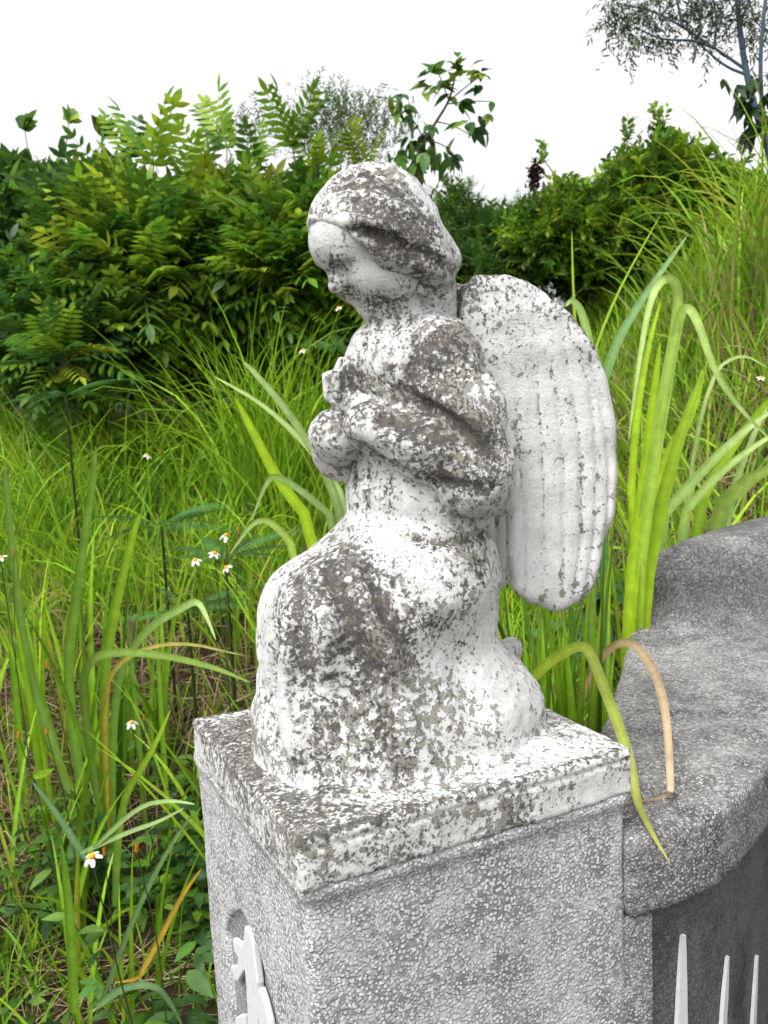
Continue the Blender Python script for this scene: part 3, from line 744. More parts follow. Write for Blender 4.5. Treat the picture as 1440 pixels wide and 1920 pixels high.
GREEN = [(.145, .29, .014), (.19, .37, .016), (.11, .25, .014), (.24, .40, .020)]
DEEP = [(.075, .18, .016), (.11, .23, .018), (.06, .15, .014)]
LIME = [(.28, .46, .018), (.23, .42, .022), (.33, .47, .03)]
YELL = [(.30, .26, .04), (.34, .24, .05), (.26, .27, .05)]
STRAW = [(.34, .25, .14), (.42, .33, .20), (.26, .18, .10), (.18, .12, .07)]

def inside_tomb(x, y): return poly2(np.asarray(x, float), np.asarray(y, float), TOMB_FOOT) < .02

def clump(name, label, pos, n, ln, wd, spread, lean, curl, cols, tips=None, group=None, seed=0, az=None, seg=7, cat='grass', mat=None, stuff=False):
    r = np.random.default_rng(seed); pos = np.asarray(pos, float)
    b = pos[None] + np.c_[r.normal(size=(n, 2)) * spread, np.zeros(n)]
    b[:, 2] = G(b[:, 0], b[:, 1]) - .02 if len(pos) < 3 or pos[2] == 0 else pos[2]
    b = b[~inside_tomb(b[:, 0], b[:, 1])]; n = len(b)
    a = r.uniform(0, 2 * math.pi, n) if az is None else r.normal(az[0], az[1], n)
    L = r.uniform(ln[0], ln[1], n); bag = Bag()
    col = jit(cols, n, r); tp = jit(tips or cols, n, r)
    blades(bag, b, L, r.uniform(wd[0], wd[1], n), a, np.abs(r.normal(lean[0], lean[1], n)), r.uniform(curl[0], curl[1], n), seg, col, tp, r)
    o = bag.build(name, mat or M_BLADE, None, (pos[0], pos[1], float(G(pos[0], pos[1]))))
    return tag(o, label, cat, group, 'stuff' if stuff else None)

def on_z(u, v, z, lift=.004):
    d = FW + RT * (u - 720) / FPX - UP * (v - 960) / FPX
    return CAM + d * ((z + lift - CAM[2]) / d[2])

def ribbon(bag, pts, w, col, tip, roll=0.0, n=2, back=None, blunt=.0):
    """one blade along a bent centre line; its flat side turns with roll"""
    P = smooth_poly(pts, n, False); m = len(P); T = np.gradient(P, axis=0); T /= np.linalg.norm(T, axis=1)[:, None] + 1e-9
    t = np.linspace(0, 1, m)
    S = np.cross(T, (P - CAM) / np.linalg.norm(P - CAM, axis=1)[:, None]); S /= np.linalg.norm(S, axis=1)[:, None] + 1e-9
    N = np.cross(S, T); ro = np.full(m, roll) if np.isscalar(roll) else np.interp(t, np.linspace(0, 1, len(roll)), roll)
    S2 = S * np.cos(ro)[:, None] + N * np.sin(ro)[:, None]; N2 = np.cross(S2, T)
    h = w * .5 * np.minimum(1, .6 + 2 * t) * (1 - t ** 3 * (1 - blunt))
    V = np.stack([P + S2 * h[:, None], P + N2 * (h * .3)[:, None], P - S2 * h[:, None]], 1).reshape(-1, 3)
    f = []
    for q in range(m - 1):
        o = q * 3; f += [(o, o + 3, o + 4, o + 1), (o + 1, o + 4, o + 5, o + 2)]
    c = np.array(col)[None] * (1 - t[:, None]) + np.array(tip)[None] * t[:, None]
    bag.add(V, f, np.repeat(c, 3, 0) * np.tile([.93, 1.28, .93], m)[:, None], np.tile([0, .5, 1.], m))

def tube(bag, pts, r0, r1, col, sides=6, n=2):
    P = smooth_poly(pts, n, False) if len(pts) > 2 else np.array(pts, float)
    T = np.gradient(P, axis=0); T /= np.linalg.norm(T, axis=1)[:, None] + 1e-9
    ref = np.array([.31, .82, .11]); A = np.cross(T, ref); A /= np.linalg.norm(A, axis=1)[:, None] + 1e-9; B = np.cross(T, A)
    a = np.linspace(0, 2 * math.pi, sides, endpoint=False); R = np.linspace(r0, r1, len(P))[:, None, None]
    V = P[:, None] + R * (np.cos(a)[None, :, None] * A[:, None] + np.sin(a)[None, :, None] * B[:, None])
    f = [(i * sides + k, i * sides + (k + 1) % sides, (i + 1) * sides + (k + 1) % sides, (i + 1) * sides + k) for i in range(len(P) - 1) for k in range(sides)]
    bag.add(V.reshape(-1, 3), f, col)

# ---- leaf templates: +X along the leaf, Z its upper side
def leaflet(V, F, base, d, L, w, up=np.array([0, 0, 1.0]), droop=.12):
    d = np.array(d, float); d /= np.linalg.norm(d); sd_ = np.cross(up, d); sd_ /= np.linalg.norm(sd_) + 1e-9; nn = np.cross(d, sd_)
    b = np.array(base, float); o = len(V)
    for t, q in ((0, .10), (.22, .80), (.48, 1.0), (.76, .60)):
        z = nn * (-L * droop * t * t)
        V += [b + d * L * t + sd_ * w * .5 * q + nn * w * .10 * q + z, b + d * L * t + z, b + d * L * t - sd_ * w * .5 * q + nn * w * .10 * q + z]
    V.append(b + d * L - nn * L * droop)
    for i in range(3):
        k = o + 3 * i; F += [(k, k + 1, k + 4, k + 3), (k + 1, k + 2, k + 5, k + 4)]
    F.append((o + 9, o + 10, o + 11, o + 12))
def t_pinnate(pairs, ll, lw, droop=.5, ang=62, taper=.5):
    V, F = [], []; t = np.linspace(.16, 1, pairs)
    for k, x in enumerate(t):
        z = -droop * x * x * .5; s = 1 - taper * abs(x - .45) * 1.1
        for sg in (-1, 1): leaflet(V, F, (x, 0, z), (math.cos(math.radians(ang)), sg * math.sin(math.radians(ang)), -.25 - droop * x * .4), ll * s, lw * s)
    leaflet(V, F, (1, 0, -droop * .5), (1, 0, -droop), ll * .9, lw)
    o = len(V)
    for x in np.linspace(0, 1, 5): V += [np.array((x, .006, -droop * x * x * .5)), np.array((x, -.006, -droop * x * x * .5))]
    F += [(o + 2 * i, o + 2 * i + 1, o + 2 * i + 3, o + 2 * i + 2) for i in range(4)]
    return np.array(V), np.array(F)
def t_palm(n, lw, spread=65, droop=.25):
    V, F = [], []
    for a in np.linspace(-spread, spread, n):
        ar = math.radians(a); leaflet(V, F, (.12, 0, 0), (math.cos(ar), math.sin(ar), -droop), .9 * (1 - .3 * abs(a) / max(spread, 1)), lw)
    o = len(V); V += [np.array((0, .008, 0)), np.array((0, -.008, 0)), np.array((.14, -.008, 0)), np.array((.14, .008, 0))]; F.append((o, o + 1, o + 2, o + 3))
    return np.array(V), np.array(F)
def t_single(w, droop=.2):
    V, F = [], []; leaflet(V, F, (0, 0, 0), (1, 0, 0), 1, w, droop=droop); return np.array(V), np.array(F)
def t_sprig(k, ll, lw, seed=0):
    r = random.Random(seed); V, F = [], []
    for i in range(k):
        x = .1 + .9 * i / k; a = r.uniform(0, 6.28)
        leaflet(V, F, (x, 0, 0), (.8, math.cos(a), math.sin(a)), ll * r.uniform(.7, 1.2), lw, np.array([r.uniform(-.5, .5), r.uniform(-.5, .5), 1]))
    o = len(V); V += [np.array((0, .006, 0)), np.array((0, -.006, 0)), np.array((1, -.004, 0)), np.array((1, .004, 0))]; F.append((o, o + 1, o + 2, o + 3))
    return np.array(V), np.array(F)
T_SUMAC = [t_pinnate(7, .36, .115, .5), t_pinnate(8, .33, .10, .2), t_pinnate(6, .38, .125, .8)]
T_LOBED = [t_palm(3, .42, 45), t_palm(3, .36, 55, .5), t_single(.62, .35)]
T_BROAD = [t_single(.46, .3), t_single(.40, .5), t_palm(3, .34, 40, .4)]
T_FINE = [t_pinnate(14, .16, .028, .3, 70, .3), t_pinnate(12, .18, .03, .1, 66, .3)]
T_FERN = [t_pinnate(24, .20, .026, .75, 76, 1.0), t_pinnate(22, .18, .026, .95, 76, 1.0)]
T_TWIG = [t_sprig(9, .20, .05, 1), t_sprig(11, .17, .045, 2), t_sprig(8, .24, .05, 3)]
T_SPRIG = [t_sprig(12, .34, .13, 4), t_sprig(14, .30, .12, 5)]
T_LANCE = [t_palm(5, .20, 70, .9), t_palm(4, .22, 60, 1.1)]

def inst(bag, tmpl, pos, dr, size, cols, r, upj=.35):
    n = len(pos); x = dr / (np.linalg.norm(dr, axis=1)[:, None] + 1e-9)
    u = np.array([0, 0, 1.0])[None] + r.normal(size=(n, 3)) * upj
    y = np.cross(u, x); y /= np.linalg.norm(y, axis=1)[:, None] + 1e-9; z = np.cross(x, y)
    pick = r.integers(0, len(tmpl), n)
    for k, (tv, tf) in enumerate(tmpl):
        q = np.where(pick == k)[0]
        if not len(q): continue
        R = np.stack([x[q], y[q], z[q]], 1)                    # rows are axes
        W = np.einsum('vi,nij->nvj', tv, R) * size[q][:, None, None] + pos[q][:, None]
        F = (tf[None] + (np.arange(len(q)) * len(tv))[:, None, None]).reshape(-1, tf.shape[1])
        C_ = cols[q][:, None] * (1 + .10 * r.normal(size=(len(q), len(tv), 1)))
        bag.add(W.reshape(-1, 3), F, C_.reshape(-1, 3).clip(.005, .9))

s = Nodes('bark'); co = s.coord()
c = s.mix(s.noise(co, 25, 5, .65), (.045, .035, .028), (.15, .12, .095))
M_BARK = s.bsdf(c, .9, s.bump(s.noise(co, 50, 5, .7), .8, .006), .15)

def shrub(name, label, cat, root, lobes, tmpl, per, size, pal, seed, group=None, up=.45, shell=.55, trunk=(.018, .006), tips=(), mat=None, flat=.85, bark=None, lob=.60, drop=None):
    """root (u, D): where the trunk leaves the ground; lobes (u, v, D, r): leaf masses of the crown"""
    lobes = [(l[0], 466 + (l[1] - 300) * .40 if drop is None else l[1] + drop, l[2], l[3] * lob) for l in lobes]
    r = np.random.default_rng(seed)
    b = at(root[0], 700, root[1]); b[2] = G(b[0], b[1]) - .03
    e = empty(name, tuple(b)); tag(e, label, cat, group)
    cr, tr = Bag(), Bag(); P, Dr = [], []
    rr = math.fsum(l[3] ** 2 for l in lobes)
    cent = [at(l[0], l[1], l[2]) for l in lobes]; mid = np.mean(cent, 0)
    fork = b * .55 + mid * .45; fork[2] = b[2] + (mid[2] - b[2]) * .5
    tube(tr, [b, b * .6 + fork * .4 + r.normal(size=3) * .03, fork], trunk[0], trunk[0] * .7, (1, 1, 1))
    for l, c0 in zip(lobes, cent):
        n = max(6, int(per * l[3] ** 2 / rr * len(lobes)))
        q = r.normal(size=(n, 3)); q /= np.linalg.norm(q, axis=1)[:, None]; rad = l[3] * r.uniform(shell ** 2, 1, n) ** .5
        o = q * rad[:, None] * np.array([1, 1, flat]); P.append(c0 + o)
        Dr.append(q + np.array([0, 0, up]) + r.normal(size=(n, 3)) * .35)
        tube(tr, [fork, fork * .5 + c0 * .5 + r.normal(size=3) * .05, c0], trunk[0] * .6, trunk[1], (1, 1, 1))
        for k in range(min(14, n)):
            tube(tr, [c0 + o[k] * .05, c0 + o[k] * .5 + r.normal(size=3) * .02, c0 + o[k]], trunk[1], trunk[1] * .4, (1, 1, 1), 4)
    P = np.concatenate(P); Dr = np.concatenate(Dr); n = len(P)
    inst(cr, tmpl, P, Dr, r.uniform(size[0], size[1], n), jit(pal, n, r, .28), r)
    for (u, v, D, sz, k) in tips:                       # upright shoots standing above the crown
        p0 = at(u, v, D); az = r.uniform(0, 6.28, k)
        dd = np.c_[np.cos(az) * .45, np.sin(az) * .45, np.full(k, 1.0)]
        inst(cr, tmpl, np.repeat(p0[None], k, 0) - dd * sz * .2, dd, np.full(k, sz), jit(LIME + pal, k, r, .15), r)
        tube(tr, [mid * .5 + p0 * .5 - np.array([0, 0, .2]), p0], trunk[1], trunk[1] * .5, (1, 1, 1), 4)
    cr.build('crown', mat or M_LEAF, e, tuple(b)); tr.build('trunk', bark or M_BARK, e, tuple(b))
    return e

SUM = [(.095, .21, .018), (.13, .28, .022), (.06, .15, .018), (.18, .31, .025), (.08, .18, .024)]
SUMY = SUM + [(.17, .31, .02), (.22, .35, .025), (.29, .36, .03)]
LOB = [(0.048, 0.128, 0.026), (0.076, 0.178, 0.034), (0.037, 0.102, 0.024), (0.119, 0.221, 0.036)]
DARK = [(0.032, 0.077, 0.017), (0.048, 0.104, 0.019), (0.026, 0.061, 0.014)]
GREY = [(0.111, 0.13, 0.066), (0.143, 0.156, 0.084), (0.091, 0.111, 0.06)]
FINE = [(0.056, 0.128, 0.036), (0.08, 0.165, 0.042), (0.112, 0.195, 0.036)]

SG = 'shrubs behind the statue'
shrub('shrub', 'dark shrub with broad lobed leaves and thin sprigs at the far left', 'shrub', (60, 5.9), [(30, 330, 5.8, .34), (125, 310, 5.8, .28), (60, 430, 5.6, .42), (170, 390, 5.7, .36), (-60, 400, 5.7, .4), (30, 270, 5.8, .16), (215, 270, 5.8, .14)],
      T_LOBED, 620, (.10, .17), LOB + SUM[:2], 1, SG, lob=.75, drop=75, tips=[(45, 235, 5.8, .16, 5), (130, 222, 5.8, .14, 4), (195, 250, 5.8, .15, 4)])
shrub('shrub', 'sumac shrub with one upright feather leaf standing over its crown', 'shrub', (295, 5.0), [(285, 340, 5.0, .32), (215, 410, 4.9, .34), (345, 400, 5.0, .34), (290, 460, 4.8, .30), (180, 330, 5.2, .22), (375, 320, 5.2, .24)],
      T_SUMAC, 185, (.22, .38), SUMY, 2, SG, tips=[(287, 300, 5.0, .36, 5), (240, 285, 5.0, .26, 3), (340, 320, 5.0, .24, 4), (190, 330, 5.1, .26, 4)], trunk=(.022, .006))
shrub('shrub', 'sumac shrub with reddish dead leaves left of the bowed head', 'shrub', (480, 5.3), [(430, 330, 5.3, .32), (400, 420, 5.3, .34), (480, 400, 5.2, .34), (455, 470, 5.1, .28), (350, 470, 5.4, .3)],
      T_SUMAC, 170, (.22, .36), SUM + [(.26, .30, .02)], 3, SG, tips=[(425, 270, 5.3, .34, 4), (385, 310, 5.3, .28, 3), (470, 315, 5.3, .28, 4)])
shrub('shrub', 'yellowing sumac shrub directly behind the bowed head', 'shrub', (600, 5.0), [(545, 320, 5.0, .30), (610, 300, 5.0, .30), (665, 300, 5.1, .22), (530, 430, 4.9, .34), (600, 430, 4.9, .34), (690, 400, 5.1, .34), (560, 500, 4.8, .26)],
      T_SUMAC, 215, (.20, .34), SUMY, 4, SG, tips=[(547, 265, 5.0, .32, 5), (620, 300, 5.0, .24, 4), (590, 325, 5.0, .22, 4), (680, 315, 5.0, .22, 4)])
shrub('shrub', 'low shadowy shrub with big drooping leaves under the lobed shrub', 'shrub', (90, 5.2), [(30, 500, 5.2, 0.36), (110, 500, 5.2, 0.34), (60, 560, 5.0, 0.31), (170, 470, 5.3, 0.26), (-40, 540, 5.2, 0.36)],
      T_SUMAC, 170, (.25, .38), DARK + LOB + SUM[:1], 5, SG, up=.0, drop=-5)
shrub('shrub', 'low feather leaved shrub with yellow tips in front of the dark ledge', 'shrub', (190, 4.75), [(60, 640, 4.7, 0.20), (150, 620, 4.7, 0.24), (230, 640, 4.7, 0.22), (120, 690, 4.4, 0.17), (20, 600, 4.8, 0.19)],
      T_SUMAC, 170, (.18, .30), SUMY + LOB, 6, SG, drop=-10, tips=[(160, 580, 4.7, 0.26, 3), (265, 580, 4.7, 0.24, 3), (30, 570, 4.7, 0.24, 3)])
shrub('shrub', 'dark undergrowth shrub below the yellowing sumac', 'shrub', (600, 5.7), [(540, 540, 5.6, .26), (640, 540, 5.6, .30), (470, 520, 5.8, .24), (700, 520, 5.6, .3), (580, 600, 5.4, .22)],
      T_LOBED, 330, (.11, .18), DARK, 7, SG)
shrub('shrub', 'dense dark bush at the back behind the sumac crowns', 'shrub', (300, 7.8), [(60, 470, 7.8, .62), (220, 480, 7.8, .58), (380, 470, 7.8, .58), (520, 470, 7.8, .56), (660, 460, 7.8, .52), (-100, 470, 7.8, .6)],
      T_LOBED, 900, (.14, .24), DARK + LOB + LOB, 8, SG, trunk=(.03, .01), lob=.55, drop=35)
shrub('shrub', 'thin grey twiggy shrub rising above the sumac crowns', 'shrub', (640, 7.0), [(640, 250, 7.0, .30), (585, 270, 7.0, .24), (700, 260, 7.0, .28), (660, 210, 7.0, .18), (590, 200, 7.0, .14), (480, 250, 7.0, .2)],
      T_TWIG, 90, (.14, .24), GREY + FINE, 9, SG, up=1.0, shell=.1, trunk=(.008, .002), lob=.9, drop=10)
shrub('shrub', 'feathery dark green shrub between the head and the wing', 'shrub', (880, 6.6), [(850, 400, 6.6, .26), (905, 430, 6.6, .28), (830, 470, 6.5, .26), (950, 470, 6.6, .28), (880, 500, 6.4, .3), (850, 350, 6.6, .12), (780, 430, 6.7, .26)],
      T_FINE + T_SPRIG[:1], 230, (.12, .20), FINE + SUM[:1], 10, SG, up=.8, shell=.2, drop=25)
shrub('shrub', 'spreading yellow green bush with a bare low branch on the right', 'shrub', (1260, 5.8), [(1240, 285, 5.8, .28), (1180, 300, 5.8, .18), (1060, 370, 5.8, .26), (1120, 375, 5.8, .26), (1200, 375, 5.8, .30), (1295, 320, 5.8, .26), (1010, 390, 5.8, .17), (1270, 400, 5.8, .3), (1350, 350, 5.8, .3)],
      T_SPRIG, 400, (.11, .19), SUMY + LIME[:1], 11, SG, up=.7, shell=.35, lob=.8, drop=62, tips=[(1240, 235, 5.8, .17, 5), (1020, 300, 5.8, .15, 4), (1175, 260, 5.8, .16, 4)])
shrub('shrub', 'low green bush filling the gap under the bare branch', 'shrub', (1080, 6.6), [(1000, 450, 6.6, .26), (1080, 460, 6.6, .28), (1160, 450, 6.6, .28), (1240, 450, 6.6, .28), (940, 470, 6.6, .24), (1320, 430, 6.6, .3)],
      T_SPRIG + T_FINE, 620, (.14, .24), LOB + FINE + SUM, 12, SG, up=.5, shell=.3, lob=.9, drop=15)
r_ = random.Random(4)
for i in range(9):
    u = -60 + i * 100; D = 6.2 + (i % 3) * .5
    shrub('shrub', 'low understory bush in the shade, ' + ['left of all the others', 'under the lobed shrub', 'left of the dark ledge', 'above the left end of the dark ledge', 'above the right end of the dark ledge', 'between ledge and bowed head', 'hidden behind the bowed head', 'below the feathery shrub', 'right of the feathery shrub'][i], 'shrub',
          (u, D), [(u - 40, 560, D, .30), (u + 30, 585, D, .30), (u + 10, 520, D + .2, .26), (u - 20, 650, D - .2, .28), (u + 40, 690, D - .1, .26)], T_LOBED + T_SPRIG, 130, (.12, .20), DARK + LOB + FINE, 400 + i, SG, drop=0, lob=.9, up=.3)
# bare branch and the dark seed head of the right-hand bush
rb = [o for o in C.objects if o.get('label', '').startswith('spreading yellow green bush')][0]
bg_ = Bag(); tube(bg_, [at(1300, 470, 5.8), at(1215, 440, 5.7), at(1130, 432, 5.7), at(1060, 418, 5.7), at(1000, 370, 5.7)], .028, .010, (1, 1, 1), 8)
tube(bg_, [at(1130, 432, 5.7), at(1160, 395, 5.7), at(1190, 340, 5.7)], .014, .006, (1, 1, 1)); tube(bg_, [at(1000, 370, 5.7), at(1003, 320, 5.7), at(1012, 300, 5.7)], .008, .004, (1, 1, 1))
bg_.build('branch', M_BARK, rb, tuple(rb.location))
r = np.random.default_rng(3); bg_ = Bag(); q = r.normal(size=(160, 3)) * np.array([.018, .018, .042])
inst(bg_, [t_single(.7)], at(1003, 328, 5.7) + q, r.normal(size=(160, 3)), np.full(160, .035), jit([(.07, .025, .02), (.04, .018, .016)], 160, r), r)
bg_.build('seed_head', M_DRY, rb, tuple(rb.location))

# sapling with broad leaves against the sky
e = empty('sapling', tuple(at(775, 620, 5.0))); e.location.z = float(G(e.location.x, e.location.y)); tag(e, 'slender sapling with broad leaves standing against the white sky', 'sapling')
tr, cr = Bag(), Bag(); st = [at(772, 520, 4.8), at(775, 380, 4.8), at(777, 310, 4.8), at(796, 262, 4.8), at(818, 228, 4.8), at(842, 190, 4.8), at(852, 150, 4.8)]
base = np.array(e.location); tube(tr, [base] + st, .014, .004, (1, 1, 1), 7)
br = [([796, 262], [775, 225], [752, 195]), ([752, 195], [730, 185], [705, 180]), ([842, 190], [870, 165], [905, 140]), ([838, 195], [880, 190], [920, 190]), ([818, 228], [850, 235], [885, 255]), ([852, 150], [858, 125], [870, 110]), ([842, 190], [828, 150], [815, 125]),
      ([796, 262], [830, 270], [850, 290]), ([790, 275], [760, 280], [740, 300])]
for b3 in br: tube(tr, [at(u, v, 4.8) for u, v in b3], .004, .002, (1, 1, 1), 5)
r = np.random.default_rng(8); PP, DD = [], []
for u, v, k, dz in [(800, 290, 12, -1.2), (775, 300, 8, -1.2), (830, 285, 9, -1.2), (745, 285, 5, -1), (755, 205, 6, -.2), (735, 190, 4, -.5), (820, 140, 9, .5), (810, 160, 7, 0), (872, 118, 6, .8), (905, 140, 5, 0), (918, 192, 3, -.8), (885, 235, 5, -.6),
                    (865, 200, 4, -.3), (790, 240, 7, -.6), (852, 290, 5, -.9), (845, 165, 6, .2), (770, 255, 5, -.6), (888, 165, 4, 0)]:
    p = at(u, v, 4.8) + r.normal(size=(k, 3)) * .03; a = r.uniform(0, 6.28, k)
    PP.append(p); DD.append(np.c_[np.cos(a), np.sin(a), np.full(k, dz) + r.normal(size=k) * .3])
PP = np.concatenate(PP); DD = np.concatenate(DD); n = len(PP)
inst(cr, T_BROAD, PP, DD, r.uniform(.07, .13, n), jit([(.06, .16, .03), (.10, .22, .035), (.045, .12, .035), (.2, .30, .03)], n, r), r)
tr.build('trunk', M_BARK, e, tuple(base)); cr.build('crown', M_LEAF, e, tuple(base))

# tree at the upper right
s = Nodes('bluish_bark'); co = s.coord()
M_BARK2 = s.bsdf(s.mix(s.noise(co, 18, 5, .65), (.05, .08, .12), (.13, .18, .24)), .85, s.bump(s.noise(co, 50, 5, .7), .6, .006), .2)
e = empty('slender_tree', tuple(at(1470, 420, 5.2))); e.location.z = float(G(e.location.x, e.location.y)) - .05; base = np.array(e.location)
tag(e, 'slender tree with bluish twin trunks and fine hanging leaves at the upper right', 'tree')
tr, cr = Bag(), Bag()
tube(tr, [base, at(1450, 300, 5.2), at(1415, 205, 5.2), at(1398, 130, 5.2), at(1386, 50, 5.2), at(1375, -90, 5.2)], .025, .011, (1, 1, 1), 8)
tube(tr, [at(1450, 300, 5.2), at(1432, 230, 5.2), at(1425, 150, 5.15), at(1428, 60, 5.1), at(1445, -80, 5.1)], .015, .008, (1, 1, 1), 8)
for b4 in [[(1398, 130), (1340, 90), (1280, 50), (1225, 20), (1170, 10)], [(1340, 90), (1300, 75), (1240, 75), (1190, 50)], [(1386, 50), (1400, 10), (1420, -40)], [(1400, 140), (1360, 125), (1320, 90), (1290, 60)], [(1280, 50), (1270, 0), (1250, -50)], [(1340, 90), (1345, 30), (1330, -30)]]:
    tube(tr, [at(u, v, 5.2) for u, v in b4], .010, .003, (1, 1, 1), 5)
r = np.random.default_rng(21); PP, DD = [], []
for u, v, rad, k in [(1200, 20, .17, 60), (1150, 5, .10, 26), (1280, 25, .17, 60), (1340, 5, .16, 46), (1400, 20, .16, 46), (1440, 70, .15, 40), (1250, -40, .2, 60), (1350, -50, .2, 60), (1180, 75, .07, 14), (1230, 70, .09, 20), (1320, 70, .10, 18), (1450, 140, .12, 20), (1170, 35, .10, 24)]:
    q = r.normal(size=(k, 3)); q = q / np.linalg.norm(q, axis=1)[:, None] * r.uniform(.1, 1, (k, 1)) * rad
    PP.append(at(u, v, 5.2) + q); DD.append(np.c_[r.normal(size=(k, 2)) * .6, r.uniform(-1, .2, k)])
PP = np.concatenate(PP); DD = np.concatenate(DD); n = len(PP)
inst(cr, T_TWIG, PP, DD, r.uniform(.12, .22, n), jit([(.06, .09, .04), (.09, .11, .06), (.04, .06, .035), (.07, .12, .03)], n, r), r)
k = 18; c0 = np.array([at(u, v, 5.1) for u, v in ((1375, 150), (1395, 165), (1410, 185), (1385, 180), (1420, 235), (1415, 160))]); c0 = c0[r.integers(0, 6, k)] + r.normal(size=(k, 3)) * .03
inst(cr, T_LANCE, c0, np.c_[r.normal(size=(k, 2)) - np.array([.6, 0]), np.full(k, -.2)], r.uniform(.13, .19, k), jit([(.02, .05, .02), (.03, .07, .025)], k, r), r)
tr.build('trunk', M_BARK2, e, tuple(base)); cr.build('crown', M_LEAF, e, tuple(base))

# ledge of an old grave; its near black colour stands in for shade
lp = [at(265, 560, 5.0)[:2], at(480, 560, 4.9)[:2], at(500, 560, 5.5)[:2], at(270, 560, 5.6)[:2]]; zz = float(at(360, 552, 5.0)[2])
ce = np.mean(lp, 0); s = Nodes('shade_dark_stone'); co = s.coord()
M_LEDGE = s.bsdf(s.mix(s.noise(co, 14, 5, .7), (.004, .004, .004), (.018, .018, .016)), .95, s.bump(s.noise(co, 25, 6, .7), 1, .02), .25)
e = empty('stone_ledge', (ce[0], ce[1], 0)); tag(e, 'dark stone ledge of an old grave in the shade under the shrubs', 'ledge')
pl = lambda k: [tuple((np.array(q) - ce) * k) for q in lp]
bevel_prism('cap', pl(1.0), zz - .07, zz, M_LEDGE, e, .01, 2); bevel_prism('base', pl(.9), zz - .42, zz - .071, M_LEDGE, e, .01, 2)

# ------------------------------------------------------------------ grass
def field(name, label, n, xr, Dr, ln, wd, lean, curl, cols, tips, seed, seg=5, cond=None, mat=None):
    r = np.random.default_rng(seed); D = np.sqrt(r.uniform(Dr[0] ** 2, Dr[1] ** 2, n)); x = r.uniform(xr[0], xr[1], n) * D; y = D - 1.18
    k = np.ones(n, bool) if cond is None else cond(x, y, D)
    pt = .5 + .5 * np.sin(x * 5.1 + 2 * np.sin(y * 3)) * np.sin(y * 4.3 + x * 2); k &= r.random(n) < .12 + .88 * pt ** 1.3
    x, y, D = x[k], y[k], D[k]; n = len(x); bag = Bag()
    blades(bag, np.c_[x, y, G(x, y) - .02], r.uniform(*ln, n), r.uniform(*wd, n), r.uniform(0, 6.28, n), np.abs(r.normal(lean[0], lean[1], n)), r.uniform(*curl, n), seg, jit(cols, n, r), jit(tips, n, r), r)
    o = bag.build(name, mat or M_BLADE); return tag(o, label, None, None, 'stuff')
clear = lambda x, y, D: ~inside_tomb(x, y) & ~((x > .25) & (y < .9))
field('grass', 'green grass covering the slope left of the statue', 22000, (-.50, .16), (3.5, 6.2), (.18, .46), (.005, .010), (.22, .18), (.3, 1.6), GREEN + LIME, GREEN + LIME, 31, cond=clear)
field('grass', 'bright grass on the bank right of the statue', 17000, (.02, .56), (2.6, 7.0), (.22, .50), (.005, .011), (.25, .2), (.3, 1.6), GREEN + LIME, GREEN + LIME, 32, cond=clear)
field('grass', 'rough grass on the bank beyond the right edge of the photo', 7000, (.54, 1.1), (2.4, 7.0), (.22, .5), (.006, .012), (.25, .2), (.3, 1.6), GREEN, GREEN + LIME, 37, cond=clear)
field('grass', 'rough grass beyond the left edge of the photo', 4000, (-.95, -.48), (1.8, 6.2), (.2, .5), (.006, .012), (.25, .2), (.3, 1.6), GREEN, GREEN + LIME, 38, cond=clear)
field('dry_grass', 'dry brown grass stems among the green blades', 9000, (-.5, .55), (2.5, 4.9), (.15, .42), (.003, .007), (.5, .35), (.3, 1.9), STRAW, STRAW, 33, cond=clear, mat=M_DRY)
field('dry_straw', 'dead straw lying over the bare soil', 16000, (-.52, .1), (1.2, 4.1), (.12, .40), (.002, .0055), (1.45, .14), (-.2, .35), STRAW, STRAW, 34, 4, cond=lambda x, y, D: x < -.28 - .0 * D, mat=M_DRY)
field('grass', 'fine low weeds among the straw at the lower left', 3200, (-.52, -.1), (1.3, 3.2), (.06, .22), (.004, .010), (.5, .3), (.3, 1.5), DEEP + GREEN, GREEN, 35, 4, cond=lambda x, y, D: x < -.3)

def ground_at(u, D):
    p = at(u, 960, D); return (p[0], p[1], 0)
TG = 'tall grass tufts on the slope'
for i, (u, D, n, l0, l1, lab) in enumerate([
    (520, 4.25, 210, .75, 1.25, 'lime green grass tuft with arching tips left of the praying hands'), (600, 4.5, 110, .6, 1.05, 'tall lime grass tuft behind the bowed head'),
    (30, 3.8, 60, .35, .7, 'grass tuft at the left edge below the low shrubs'), (150, 4.0, 70, .4, .75, 'grass tuft left of the fern'), (270, 4.2, 70, .35, .7, 'grass tuft above the fern'),
    (370, 4.4, 60, .35, .65, 'grass tuft below the dark ledge'), (90, 4.6, 60, .4, .7, 'thin grass tuft under the drooping shrub'), (420, 3.7, 50, .3, .55, 'short grass tuft beside the kneeling lap')]):
    clump('grass_tuft', lab, ground_at(u, D), n, (l0 + .08, l1 + .12), (.009, .016), .14, (.20, .15), (.4, 2.2), LIME + GREEN if i < 2 else GREEN + DEEP, LIME + GREEN, TG, 50 + i)
